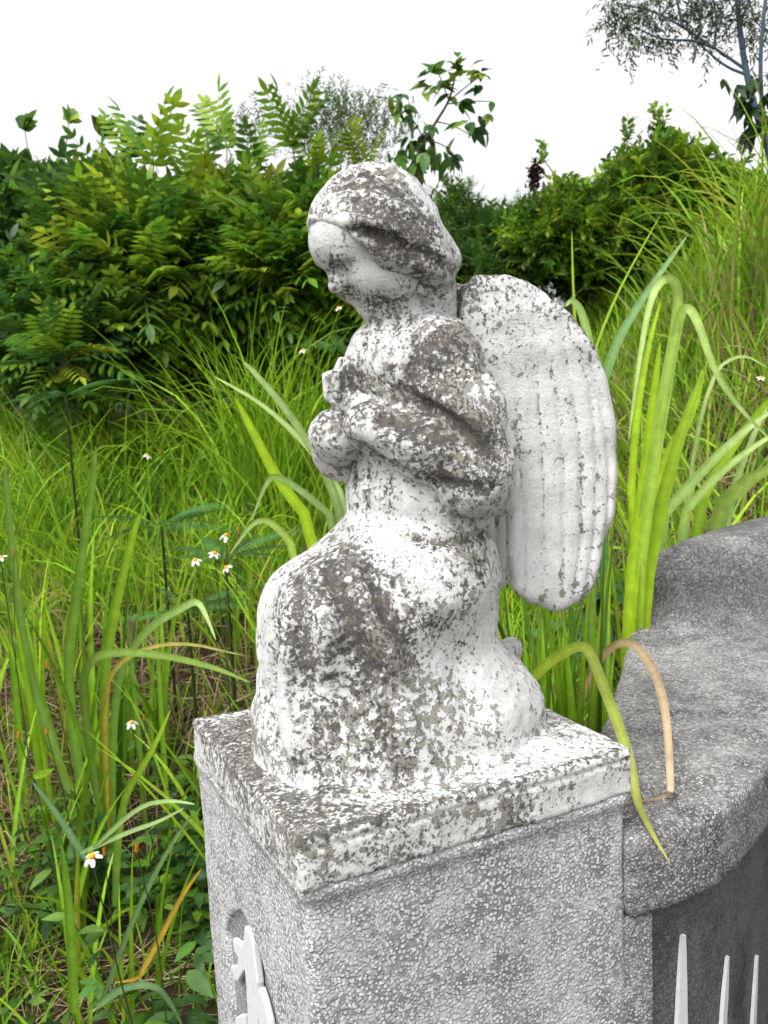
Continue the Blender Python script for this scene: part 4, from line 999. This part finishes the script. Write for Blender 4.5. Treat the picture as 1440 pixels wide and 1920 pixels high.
for i, (u, D, n, l0, l1, lab) in enumerate([
    (-20, 4.2, 60, .35, .7, 'grass tuft cut by the left edge of the photo'), (60, 4.1, 60, .35, .7, 'bright grass tuft left of the first lime tuft'), (210, 4.6, 60, .35, .7, 'bright grass tuft before the low feather leaved shrub'),
    (320, 4.8, 60, .35, .65, 'bright grass tuft at the foot of the dark ledge'), (430, 5.0, 70, .4, .75, 'bright grass tuft beside the tallest lime tuft'), (560, 4.2, 60, .3, .6, 'grass tuft left of the clasped hands'),
    (180, 3.6, 40, .25, .5, 'yellowing grass tuft over the fern'), (330, 3.6, 40, .25, .5, 'yellowing grass tuft right of the fern'), (480, 3.4, 40, .25, .5, 'short grass tuft above the daisy spray'), (60, 3.4, 40, .25, .5, 'short grass tuft behind the sword like blades')]):
    clump('grass_tuft', lab, ground_at(u, D), int(n * 1.3), (l0 + .08, l1 + .15), (.008, .015), .12, (.22, .18), (.5, 2.2), LIME + GREEN, LIME + YELL[:1], TG, 350 + i)
field('dry_grass', 'brown dead grass hanging on the right bank', 5000, (.25, .60), (3.0, 5.0), (.15, .40), (.003, .007), (.6, .35), (.5, 2.2), STRAW, STRAW, 36, cond=clear, mat=M_DRY)
BG = 'tall grass on the right bank'
for i, (u, D, n, l0, l1, lab) in enumerate([
    (1330, 4.4, 120, .5, 1.0, 'tall arching grass tuft below the spreading bush'), (1420, 4.2, 130, .6, 1.1, 'tallest grass tuft at the right edge of the bank'), (1400, 3.6, 70, .35, .7, 'browning grass tuft lower on the right bank'),
    (1250, 4.0, 60, .35, .7, 'grass tuft on the bank above the wing'), (1100, 4.4, 70, .3, .6, 'soft grass tuft right of the wing top'), (1000, 4.8, 60, .3, .6, 'bright grass tuft above the wing top'), (1480, 4.6, 120, .6, 1.1, 'grass tuft half out of view on the bank')]):
    clump('grass_tuft', lab, ground_at(u, D), n, (l0, l1), (.009, .018), .16, (.22, .15), (.6, 2.3), (GREEN + STRAW[:2]) if i in (0, 1, 2) else LIME + GREEN, GREEN + LIME + YELL[:1], BG, 70 + i)
clump('dry_tuft', 'hanging dead brown grass on the right bank', ground_at(1380, 3.4), 130, (.25, .55), (.003, .008), .17, (.5, .25), (.8, 2.4), STRAW, STRAW, None, 90, mat=M_DRY)

# broad bladed clumps near the statue
NG = 'broad bladed grass clumps'
def bb(u, D, n, ln, wd, sp, lean, curl, lab, seed, cols=GREEN, az=None):
    return clump('grass_clump', lab, ground_at(u, D), n, ln, wd, sp, lean, curl, cols + cols + YELL[:1], cols + LIME, NG, seed, az, 9)
bb(90, 2.75, 20, (.5, 1.0), (.018, .028), .09, (.10, .08), (.05, .5), 'upright broad grass clump with sword like blades at the left', 101, GREEN)
bb(190, 2.7, 16, (.5, .95), (.016, .026), .08, (.14, .10), (.05, .9), 'broad grass clump leaning over the fern', 102, DEEP + GREEN)
bb(30, 2.3, 10, (.4, .8), (.014, .022), .08, (.2, .1), (.2, 1.0), 'broad grass clump at the left edge of the photo', 103)
bb(160, 1.95, 5, (.35, .6), (.010, .018), .05, (.25, .12), (.1, .9), 'grass clump of few blades round the daisy stem', 104)
bb(40, 1.8, 6, (.3, .6), (.010, .016), .06, (.3, .15), (.3, 1.0), 'grass clump in the lower left corner', 105)
bb(270, 2.95, 14, (.4, .8), (.012, .022), .10, (.2, .15), (.2, 1.2), 'bright grass clump of medium blades before the fern', 131, GREEN + LIME)
bb(20, 3.0, 14, (.45, .85), (.014, .022), .10, (.18, .12), (.1, .9), 'bright broad grass clump at the left edge behind the sword like blades', 132, GREEN + LIME)
bb(110, 2.1, 10, (.3, .6), (.010, .018), .08, (.3, .2), (.3, 1.4), 'short arching grass clump among the leafy weeds', 133, GREEN)
bb(330, 2.5, 12, (.4, .75), (.012, .02), .09, (.35, .2), (.2, 1.2), 'arching grass clump left of the plinth', 106)
bb(600, 2.0, 14, (.75, 1.25), (.018, .028), .08, (.28, .14), (.1, .9), 'broad grass clump fanning out left of the kneeling lap', 107, GREEN + LIME, (2.9, .6))
bb(960, 1.70, 60, (.8, 1.25), (.020, .032), .08, (.06, .05), (.05, .35), 'dense dark grass clump below the wing', 108, DEEP + GREEN)
bb(1060, 1.80, 60, (.8, 1.3), (.020, .032), .08, (.07, .06), (.05, .5), 'dense grass clump between the heel and the tomb wall', 109, DEEP + GREEN)
bb(1180, 2.15, 26, (.9, 1.5), (.013, .027), .06, (.10, .06), (.1, .8), 'tall lime grass clump beside the upper tomb step', 110, LIME + GREEN)
bb(1330, 2.75, 38, (.7, 1.2), (.012, .026), .12, (.25, .15), (.2, 1.2), 'broad grass clump leaning behind the tomb wall', 111, GREEN + LIME)
bb(1440, 2.9, 36, (.7, 1.2), (.012, .026), .12, (.35, .2), (.2, 1.2), 'broad grass clump at the right edge behind the tomb wall', 112, GREEN + YELL)

# single blades whose bends the photo shows, each clump rooted behind the statue
def hero(label, root, specs, group=NG):
    b = ground_at(*root); b = np.array([b[0], b[1], float(G(b[0], b[1]))]); bag = Bag()
    for pts, w, c, t, roll in specs: ribbon(bag, [b + np.array([rnd.uniform(-.03, .03), rnd.uniform(-.03, .03), 0])] + [at(*p) for p in pts] if len(pts[0]) == 3 and pts[0][1] < 1500 else [at(*p) for p in pts], w, c, t, roll)
    return tag(bag.build('grass_clump', M_BLADE, None, tuple(b)), label, 'grass', group)
lime, pale, deep, yel = (.33, .50, .018), (.42, .56, .20), (.13, .28, .018), (.52, .34, .03)
hero('grass clump with two tall blades folded over like hooks beside the wing', (1185, 2.15), [
    ([(1180, 1180, 2.05), (1205, 980, 2.0), (1240, 760, 1.95), (1270, 600, 1.95), (1272, 530, 1.93), (1245, 518, 1.9), (1218, 560, 1.88), (1195, 700, 1.86), (1178, 830, 1.86)], .024, lime, pale, [0, .2, .2, -.3, 0]),
    ([(1195, 1120, 2.0), (1215, 950, 1.98), (1245, 760, 1.95), (1268, 620, 1.95), (1282, 572, 1.93), (1305, 590, 1.9), (1340, 700, 1.88), (1390, 770, 1.88), (1450, 830, 1.88)], .024, lime, pale, [0, .2, .3, -.3, 0]),
    ([(1200, 1150, 2.0), (1235, 960, 2.0), (1280, 800, 2.0), (1320, 695, 2.0)], .036, lime, (.30, .46, .03), 0.2),
    ([(1175, 1200, 2.0), (1195, 1000, 2.0), (1215, 850, 2.0), (1228, 720, 2.0), (1238, 640, 2.0)], .030, lime, lime, 0.0)])
hero('grass clump with long pale blades crossing above the kneeling lap', (640, 1.9), [
    ([(650, 1000, 1.75), (610, 880, 1.75), (540, 770, 1.75), (470, 690, 1.75), (455, 678, 1.75)], .018, (.14, .24, .06), pale, 0.2),
    ([(600, 1000, 1.8), (520, 900, 1.8), (470, 800, 1.8), (440, 745, 1.8)], .024, lime, lime, 0.1),
    ([(660, 960, 1.75), (600, 860, 1.75), (500, 760, 1.75), (400, 705, 1.8)], .014, pale, pale, 0.2),
    ([(640, 985, 1.8), (580, 930, 1.8), (520, 890, 1.8), (500, 900, 1.8), (470, 980, 1.8)], .016, (.14, .24, .06), pale, 0.2),
    ([(560, 1040, 1.8), (520, 985, 1.8), (480, 970, 1.8), (430, 1040, 1.8)], .016, lime, pale, 0.2)])
hero('grass clump with one long blade bowing across to the plinth', (130, 2.5), [
    ([(150, 1300, 2.3), (165, 1240, 2.2), (200, 1222, 2.1), (290, 1225, 2.0), (400, 1250, 1.9), (470, 1280, 1.85)], .024, (.12, .22, .03), (.18, .28, .04), [.6, .3, .2]),
    ([(190, 1300, 2.4), (230, 1230, 2.3), (330, 1200, 2.2), (460, 1230, 2.1)], .014, yel, (.25, .28, .08), .3),
    ([(210, 1280, 2.4), (270, 1180, 2.3), (340, 1140, 2.2), (370, 1125, 2.2), (385, 1150, 2.15), (405, 1200, 2.1)], .022, deep, pale, [.1, .1, -.2]),
    ([(120, 1300, 2.6), (145, 1100, 2.6), (175, 900, 2.6), (180, 835, 2.6)], .030, (.12, .23, .02), (.16, .28, .03), 0.1),
    ([(60, 1300, 2.6), (30, 1100, 2.6), (12, 920, 2.6), (8, 860, 2.6)], .026, (.12, .23, .03), (.16, .26, .04), 0.1),
    ([(190, 1290, 2.5), (220, 1120, 2.5), (255, 980, 2.5), (262, 965, 2.5)], .028, (.09, .2, .02), lime, 0.0)])
hero('sparse grass clump with narrow blades crossing by the daisy', (190, 2.0), [
    ([(190, 1880, 1.75), (250, 1720, 1.7), (310, 1600, 1.68), (365, 1520, 1.65)], .012, (.10, .20, .05), (.16, .26, .10), .2),
    ([(215, 1700, 1.8), (225, 1500, 1.8), (280, 1420, 1.75), (320, 1330, 1.75)], .016, (.09, .19, .03), lime, .1),
    ([(140, 1900, 1.7), (130, 1700, 1.7), (115, 1580, 1.7)], .020, (.16, .30, .02), (.13, .27, .02), 0.1),
    ([(160, 1610, 1.75), (110, 1530, 1.8), (60, 1465, 1.85)], .014, (.07, .17, .04), (.07, .16, .05), .1),
    ([(150, 1600, 1.7), (240, 1560, 1.7), (300, 1540, 1.7), (345, 1515, 1.7)], .010, (.15, .24, .08), pale, .2),
    ([(175, 1590, 1.7), (260, 1510, 1.7), (320, 1500, 1.68), (366, 1508, 1.66)], .010, (.14, .24, .06), pale, .2),
    ([(180, 1890, 1.6), (230, 1850, 1.6), (290, 1845, 1.6), (320, 1880, 1.6), (345, 1930, 1.6)], .014, (.10, .2, .06), (.14, .22, .10), .2)])
hero('long yellow grass blade bending against the pedestal side', (280, 1.75), [
    ([(262, 1830, 1.72), (300, 1760, 1.70), (340, 1680, 1.66), (378, 1628, 1.62)], .012, (.45, .30, .05), (.48, .30, .03), .2), ([(265, 1828, 1.72), (250, 1838, 1.72), (215, 1842, 1.72)], .008, (.4, .2, .03), yel, .4)])
hero('grass clump of long pale blades slanting across the right edge', (1300, 2.5), [
    ([(1215, 1000, 2.2), (1300, 900, 2.15), (1380, 820, 2.1), (1465, 755, 2.1)], .028, (.24, .38, .06), pale, .2),
    ([(1260, 990, 2.3), (1330, 905, 2.25), (1400, 845, 2.2), (1475, 800, 2.2)], .024, (.26, .40, .05), pale, .3),
    ([(1300, 970, 2.4), (1350, 870, 2.4), (1420, 775, 2.35), (1455, 735, 2.3)], .030, (.20, .36, .03), lime, .1),
    ([(1225, 980, 2.3), (1250, 860, 2.3), (1300, 770, 2.25), (1318, 690, 2.25)], .036, lime, lime, .2),
    ([(1330, 970, 2.3), (1400, 900, 2.25), (1470, 865, 2.2)], .046, (.22, .34, .06), (.30, .40, .08), .2),
    ([(1360, 960, 2.4), (1410, 820, 2.4), (1440, 760, 2.4)], .020, (.18, .32, .10), pale, .1),
    ([(1280, 960, 2.3), (1330, 700, 2.3), (1390, 660, 2.3), (1440, 690, 2.3)], .012, (.30, .38, .12), pale, .2),
    ([(1180, 1000, 2.4), (1190, 800, 2.4), (1215, 650, 2.4), (1240, 560, 2.4)], .022, lime, lime, .2)])
hero('grass clump with a long blue green blade slanting above the wing', (1120, 2.8), [
    ([(1120, 760, 2.6), (1150, 650, 2.6), (1210, 550, 2.6), (1290, 440, 2.6)], .030, (.14, .30, .07), (.24, .40, .16), .1),
    ([(1115, 760, 2.5), (1108, 650, 2.5), (1090, 580, 2.5), (1072, 560, 2.5), (1060, 575, 2.5)], .026, (.2, .36, .04), pale, [.1, .1, -.2]),
    ([(1085, 700, 2.6), (1075, 560, 2.6), (1072, 430, 2.6)], .010, (.3, .38, .06), lime, .1),
    ([(1100, 700, 2.6), (1150, 560, 2.6), (1240, 400, 2.6)], .009, (.3, .42, .06), lime, .1)])
def lain(label, root, pts, w, c, t, roll, mat):
    g = ground_at(*root); b = np.array([g[0], g[1], float(G(g[0], g[1]))]); bag = Bag()
    ribbon(bag, [b, b * .5 + pts[0] * .5 + np.array([0, 0, .1])] + pts, w, c, t, roll)
    return tag(bag.build('bent_grass', mat, None, tuple(b)), label, 'grass')
lain('green grass blade bent over the plinth corner onto the tomb wall', (985, 1.75), [at(960, 1315, 1.64), at(985, 1285, 1.62), at(1030, 1240, 1.56), at(1072, 1215, 1.50), at(1090, 1212, 1.46), at(1106, 1222, 1.42), at(1125, 1270, 1.37), at(1150, 1335, 1.31), at(1172, 1395, 1.25), at(1184, 1440, 1.22),
     on_z(1190, 1480, .880, .02), on_z(1198, 1512, .880, .006), on_z(1214, 1545, .880), at(1232, 1578, 1.075), at(1256, 1618, 1.055)], .021, lime, (.42, .40, .12), [.5, .5, .4, .5, .3, 0, 0, .1], M_BLADE)
lain('dry tan grass blade bent and hanging onto the tomb wall', (1100, 2.0), [at(1080, 1330, 1.85), at(1120, 1240, 1.80), at(1150, 1210, 1.75), at(1172, 1203, 1.72), at(1195, 1212, 1.60), at(1222, 1250, 1.48), on_z(1240, 1295, .985), on_z(1250, 1350, .955), on_z(1254, 1410, .925), on_z(1257, 1465, .895),
     on_z(1257, 1484, .880, .02), on_z(1250, 1492, .880), on_z(1222, 1499, .880), on_z(1190, 1503, .880), on_z(1165, 1504, .880)], .016, (.36, .24, .11), (.50, .40, .28), [.3, .5, .1, .0, .5, .3, .9, 1.1], M_DRY)
clump('grass_clump', 'few brown dying blades arching beside the upper tomb step', ground_at(1130, 1.9), 12, (.5, 1.0), (.008, .016), .08, (.2, .12), (.8, 2.4), STRAW + YELL, STRAW, NG, 130, None, 9, mat=M_DRY)
# ------------------------------------------------------------------ ferns, herbs, daisies
M_PETAL = Nodes('white_petal').bsdf((.80, .80, .76), .6, None, .3, .2)
s = Nodes('orange_disc'); M_DISC = s.bsdf(s.mix(s.noise(s.coord(), 900, 3, .6), (.55, .22, .015), (.75, .42, .03)), .8, None, .2)
def fern(label, u, v, D, n, size, seed):
    r = np.random.default_rng(seed); p = at(u, v, D); b = np.array([p[0], p[1], min(p[2] - .1, float(G(p[0], p[1])))]); bag = Bag()
    b[2] = float(G(b[0], b[1])); a = np.linspace(0, 6.28, n, endpoint=False) + r.normal(size=n) * .3
    c0 = np.array([b[0], b[1], max(p[2] - .05, b[2] + .08)])
    tube(bag, [b, c0], .006, .005, (.05, .06, .02), 5)
    inst(bag, T_FERN, np.repeat(c0[None], n, 0), np.c_[np.cos(a), np.sin(a), r.uniform(.25, .8, n)], r.uniform(size * .7, size * 1.2, n), jit([(.06, .17, .035), (.08, .20, .04), (.05, .14, .03)], n, r), r, .2)
    return tag(bag.build('fern', M_LEAF, None, tuple(b)), label, 'fern', 'ferns on the slope')
fern('dark fern spreading below the grass tufts left of the statue', 300, 960, 3.1, 9, .24, 201)
fern('fern under the daisies beside the kneeling lap', 420, 1020, 2.9, 9, .24, 202)
fern('small fern low behind the arching blades', 350, 1120, 2.8, 7, .22, 203)
fern('fern at the left below the feather leaved shrub', 120, 720, 3.7, 8, .24, 204)
fern('fern in the grass right of the lime tuft', 640, 640, 4.3, 7, .22, 205)

def herb(label, u, D, n, h, seed, size=(.05, .09), pal=None, spread=.10, tmpl=None):
    r = np.random.default_rng(seed); g = ground_at(u, D); b = np.array([g[0], g[1], float(G(g[0], g[1]))]); bag = Bag(); k = max(3, n // 9); PP, DD = [], []
    for i in range(k):
        top = b + np.array([*(r.normal(size=2) * spread), h * r.uniform(.5, 1)]); mid = (b + top) / 2 + r.normal(size=3) * .02
        tube(bag, [b + np.array([*(r.normal(size=2) * spread * .3), 0]), mid, top], .0025, .0015, (.07, .10, .03), 4)
        for t in np.linspace(.25, 1, 9):
            q = b * (1 - t) + top * t; a = r.uniform(0, 6.28); PP.append(q); DD.append((math.cos(a), math.sin(a), r.uniform(-.1, .6)))
    n = len(PP)
    inst(bag, tmpl or [t_single(.42, .25), t_single(.5, .4), t_palm(3, .36, 55, .2)], np.array(PP), np.array(DD), r.uniform(*size, n), jit(pal or (DEEP + LOB), n, r, .2), r)
    return tag(bag.build('leafy_herb', M_LEAF, None, tuple(b)), label, 'weed', 'leafy weeds')
for i, (u, D, n, h, lab) in enumerate([(120, 2.45, 60, .34, 'leafy weed below the broad grass clump at the left'), (200, 2.35, 70, .32, 'leafy weed under the white daisy with drooping petals'), (290, 2.3, 60, .34, 'leafy weed left of the plinth corner'), (50, 2.35, 50, .30, 'leafy weed with orange buds at the left edge'),
        (340, 2.6, 40, .3, 'dark weed beside the plinth under the arching blades'), (190, 1.80, 36, .42, 'upright weed carrying the large daisy near the bottom'), (230, 1.62, 26, .16, 'low weed with broad leaves at the bottom'), (30, 1.75, 26, .2, 'low weed in the bottom left corner'),
        (330, 1.85, 16, .08, 'flat round leaves among the straw by the pedestal'), (440, 2.5, 40, .45, 'thin weed with daisies beside the kneeling lap'), (310, 2.2, 36, .25, 'small weed above the yellow blade')]):
    herb(lab, u, D, n, h, 220 + i)
herb('pale green compound leaved plant right of the wing', 1170, 3.0, 70, .5, 240, (.10, .17), [(.06, .15, .05), (.08, .18, .06)], .16, [t_palm(5, .30, 70, .3), t_palm(3, .36, 60, .3)])
herb('leafy weed in the shade behind the tall lime blades', 1290, 3.1, 60, .4, 241, (.07, .12), DEEP + GREEN, .16)
herb('small weeds on the bank under the white flower', 1430, 3.2, 60, .25, 242, (.05, .09), GREEN, .2)

def daisy_plant(label, u, v, D, heads, root, seed, sc=1.0):
    """heads: (u, v, petals drop 0..1) of each flower; stalks join at the root"""
    r = np.random.default_rng(seed); g = ground_at(*root); b = np.array([g[0], g[1], float(G(g[0], g[1]))])
    e = empty('daisy_plant', tuple(b)); tag(e, label, 'daisy', 'white daisies'); bag = Bag()
    for hu_, hv, drop in heads:
        p = at(hu_, hv, D); mid = b * .45 + p * .55 + np.array([r.normal() * .03, r.normal() * .03, .02])
        tube(bag, [b, mid, p - np.array([0, 0, .006])], .0022, .0013, (.09, .15, .04), 5)
        for t in (.35, .55, .7):
            q = b * (1 - t) + mid * t; a = r.uniform(0, 6.28, 2)
            inst(bag, [t_single(.35, .3)], np.repeat(q[None], 2, 0), np.c_[np.cos(a), np.sin(a), np.full(2, .3)], r.uniform(.04, .07, 2), jit(GREEN, 2, r), r)
        ax = np.array([r.normal() * .25, -.45, 1.0]); ax /= np.linalg.norm(ax); s1 = np.cross(ax, [1, 0, 0]); s1 /= np.linalg.norm(s1); s2 = np.cross(ax, s1)
        V, F = [], []; n = 5 if drop < .9 else 4; L = .0150 * sc; a0 = r.uniform(0, 6.28)
        for i in range(n):
            a = a0 + 6.283 * i / 5 + r.normal() * .08; d = s1 * math.cos(a) + s2 * math.sin(a); tq = np.cross(ax, d); o = len(V)
            def pt(x, y): return p + d * (x * L) + tq * (y * L) - ax * (L * (drop * x * x * .9 - .02 * abs(y)))
            V += [pt(.15, .10), pt(.15, -.10), pt(.6, -.30), pt(.62, .0), pt(.6, .30), pt(.98, -.20), pt(1.04, 0), pt(.98, .20)]
            F += [(o, o + 1, o + 2, o + 3), (o, o + 3, o + 4, o + 4)][:1] + [(o + 3, o + 2, o + 5, o + 6), (o + 3, o + 6, o + 7, o + 4)]
            F.append((o, o + 3, o + 4, o))
        F4 = [f_ for f_ in F if len(set(f_)) == 4]; F3 = [tuple(dict.fromkeys(f_)) for f_ in F if len(set(f_)) == 3]
        fl = mesh_obj('flower', np.array(V) - b, [np.array(F4), np.array(F3)], M_PETAL, e, False)
        V, F = [], []; m = 10                                   # domed disc
        for k, (rr_, hh) in enumerate(((.0052, -.002), (.0056, .001), (.0042, .0036), (.0018, .0046))):
            for i in range(m):
                a = 6.283 * i / m; V.append(p - b + (s1 * math.cos(a) + s2 * math.sin(a)) * rr_ * sc + ax * hh * sc)
        F = [(k * m + i, k * m + (i + 1) % m, (k + 1) * m + (i + 1) % m, (k + 1) * m + i) for k in range(3) for i in range(m)]
        mesh_obj('disc', V, [np.array(F), np.array([list(range(30, 40))])], M_DISC, fl)
    for bu, bv in [(heads[0][0] + 24, heads[0][1] - 4)]:
        p = at(bu, bv, D); tube(bag, [b * .3 + at(heads[0][0], heads[0][1], D) * .7, p], .0012, .0012, (.09, .15, .04), 4); tube(bag, [p, p + np.array([0, 0, .008]), p + np.array([0, 0, .014])], .004, .0025, (.45, .22, .03), 6, 1)
    bag.build('stem', M_LEAF, e, tuple(b)); return e
daisy_plant('large white daisy with orange centre standing over the straw', 170, 1605, 1.55, [(172, 1606, .55)], (195, 1.72), 301, 1.15)
daisy_plant('white daisy with drooping petals left of the plinth corner', 248, 1355, 2.1, [(247, 1354, .8)], (262, 2.15), 302)
daisy_plant('spray of four white daisies beside the kneeling lap', 400, 1030, 2.2, [(424, 1003, .9), (366, 1050, .6), (402, 1037, .5), (424, 1064, .4)], (415, 2.35), 303)
daisy_plant('white daisy on the right bank at the edge of the photo', 1425, 708, 2.9, [(1427, 708, .2)], (1440, 3.0), 304)
daisy_plant('small white daisy hidden in the grass above the fern', 275, 853, 3.2, [(277, 854, .4)], (280, 3.3), 305)
daisy_plant('tiny white daisy under the lime tuft', 570, 656, 4.1, [(568, 656, .4), (634, 577, .3)], (590, 4.3), 306, 1.3)
daisy_plant('half seen white daisy at the left edge of the photo', 4, 1050, 2.3, [(1, 1045, .5)], (12, 2.4), 307)
# orange buds of spent flowers
for i, (u, v, D, ru, lab) in enumerate([(88, 1252, 2.35, 95, 'orange spent bud beside the sword like blades'), (35, 1382, 2.1, 45, 'orange spent bud at the lower left edge'), (88, 1375, 2.1, 80, 'yellow bud nodding over the leafy weed'), (256, 1596, 1.6, 225, 'brown yellow bud right of the large daisy')]):
    g = ground_at(ru, D + .1); b = np.array([g[0], g[1], float(G(g[0], g[1]))]); p = at(u, v, D); bag = Bag()
    tube(bag, [b, b * .4 + p * .6 + np.array([.02, 0, .03]), p], .002, .0012, (.09, .15, .04), 5); tube(bag, [p, p + np.array([.001, 0, .008]), p + np.array([.002, 0, .015])], .0045, .0035, (.55, .25, .03), 7, 1)
    tag(bag.build('flower_bud', M_LEAF, None, tuple(b)), lab, 'bud', 'spent flower buds')
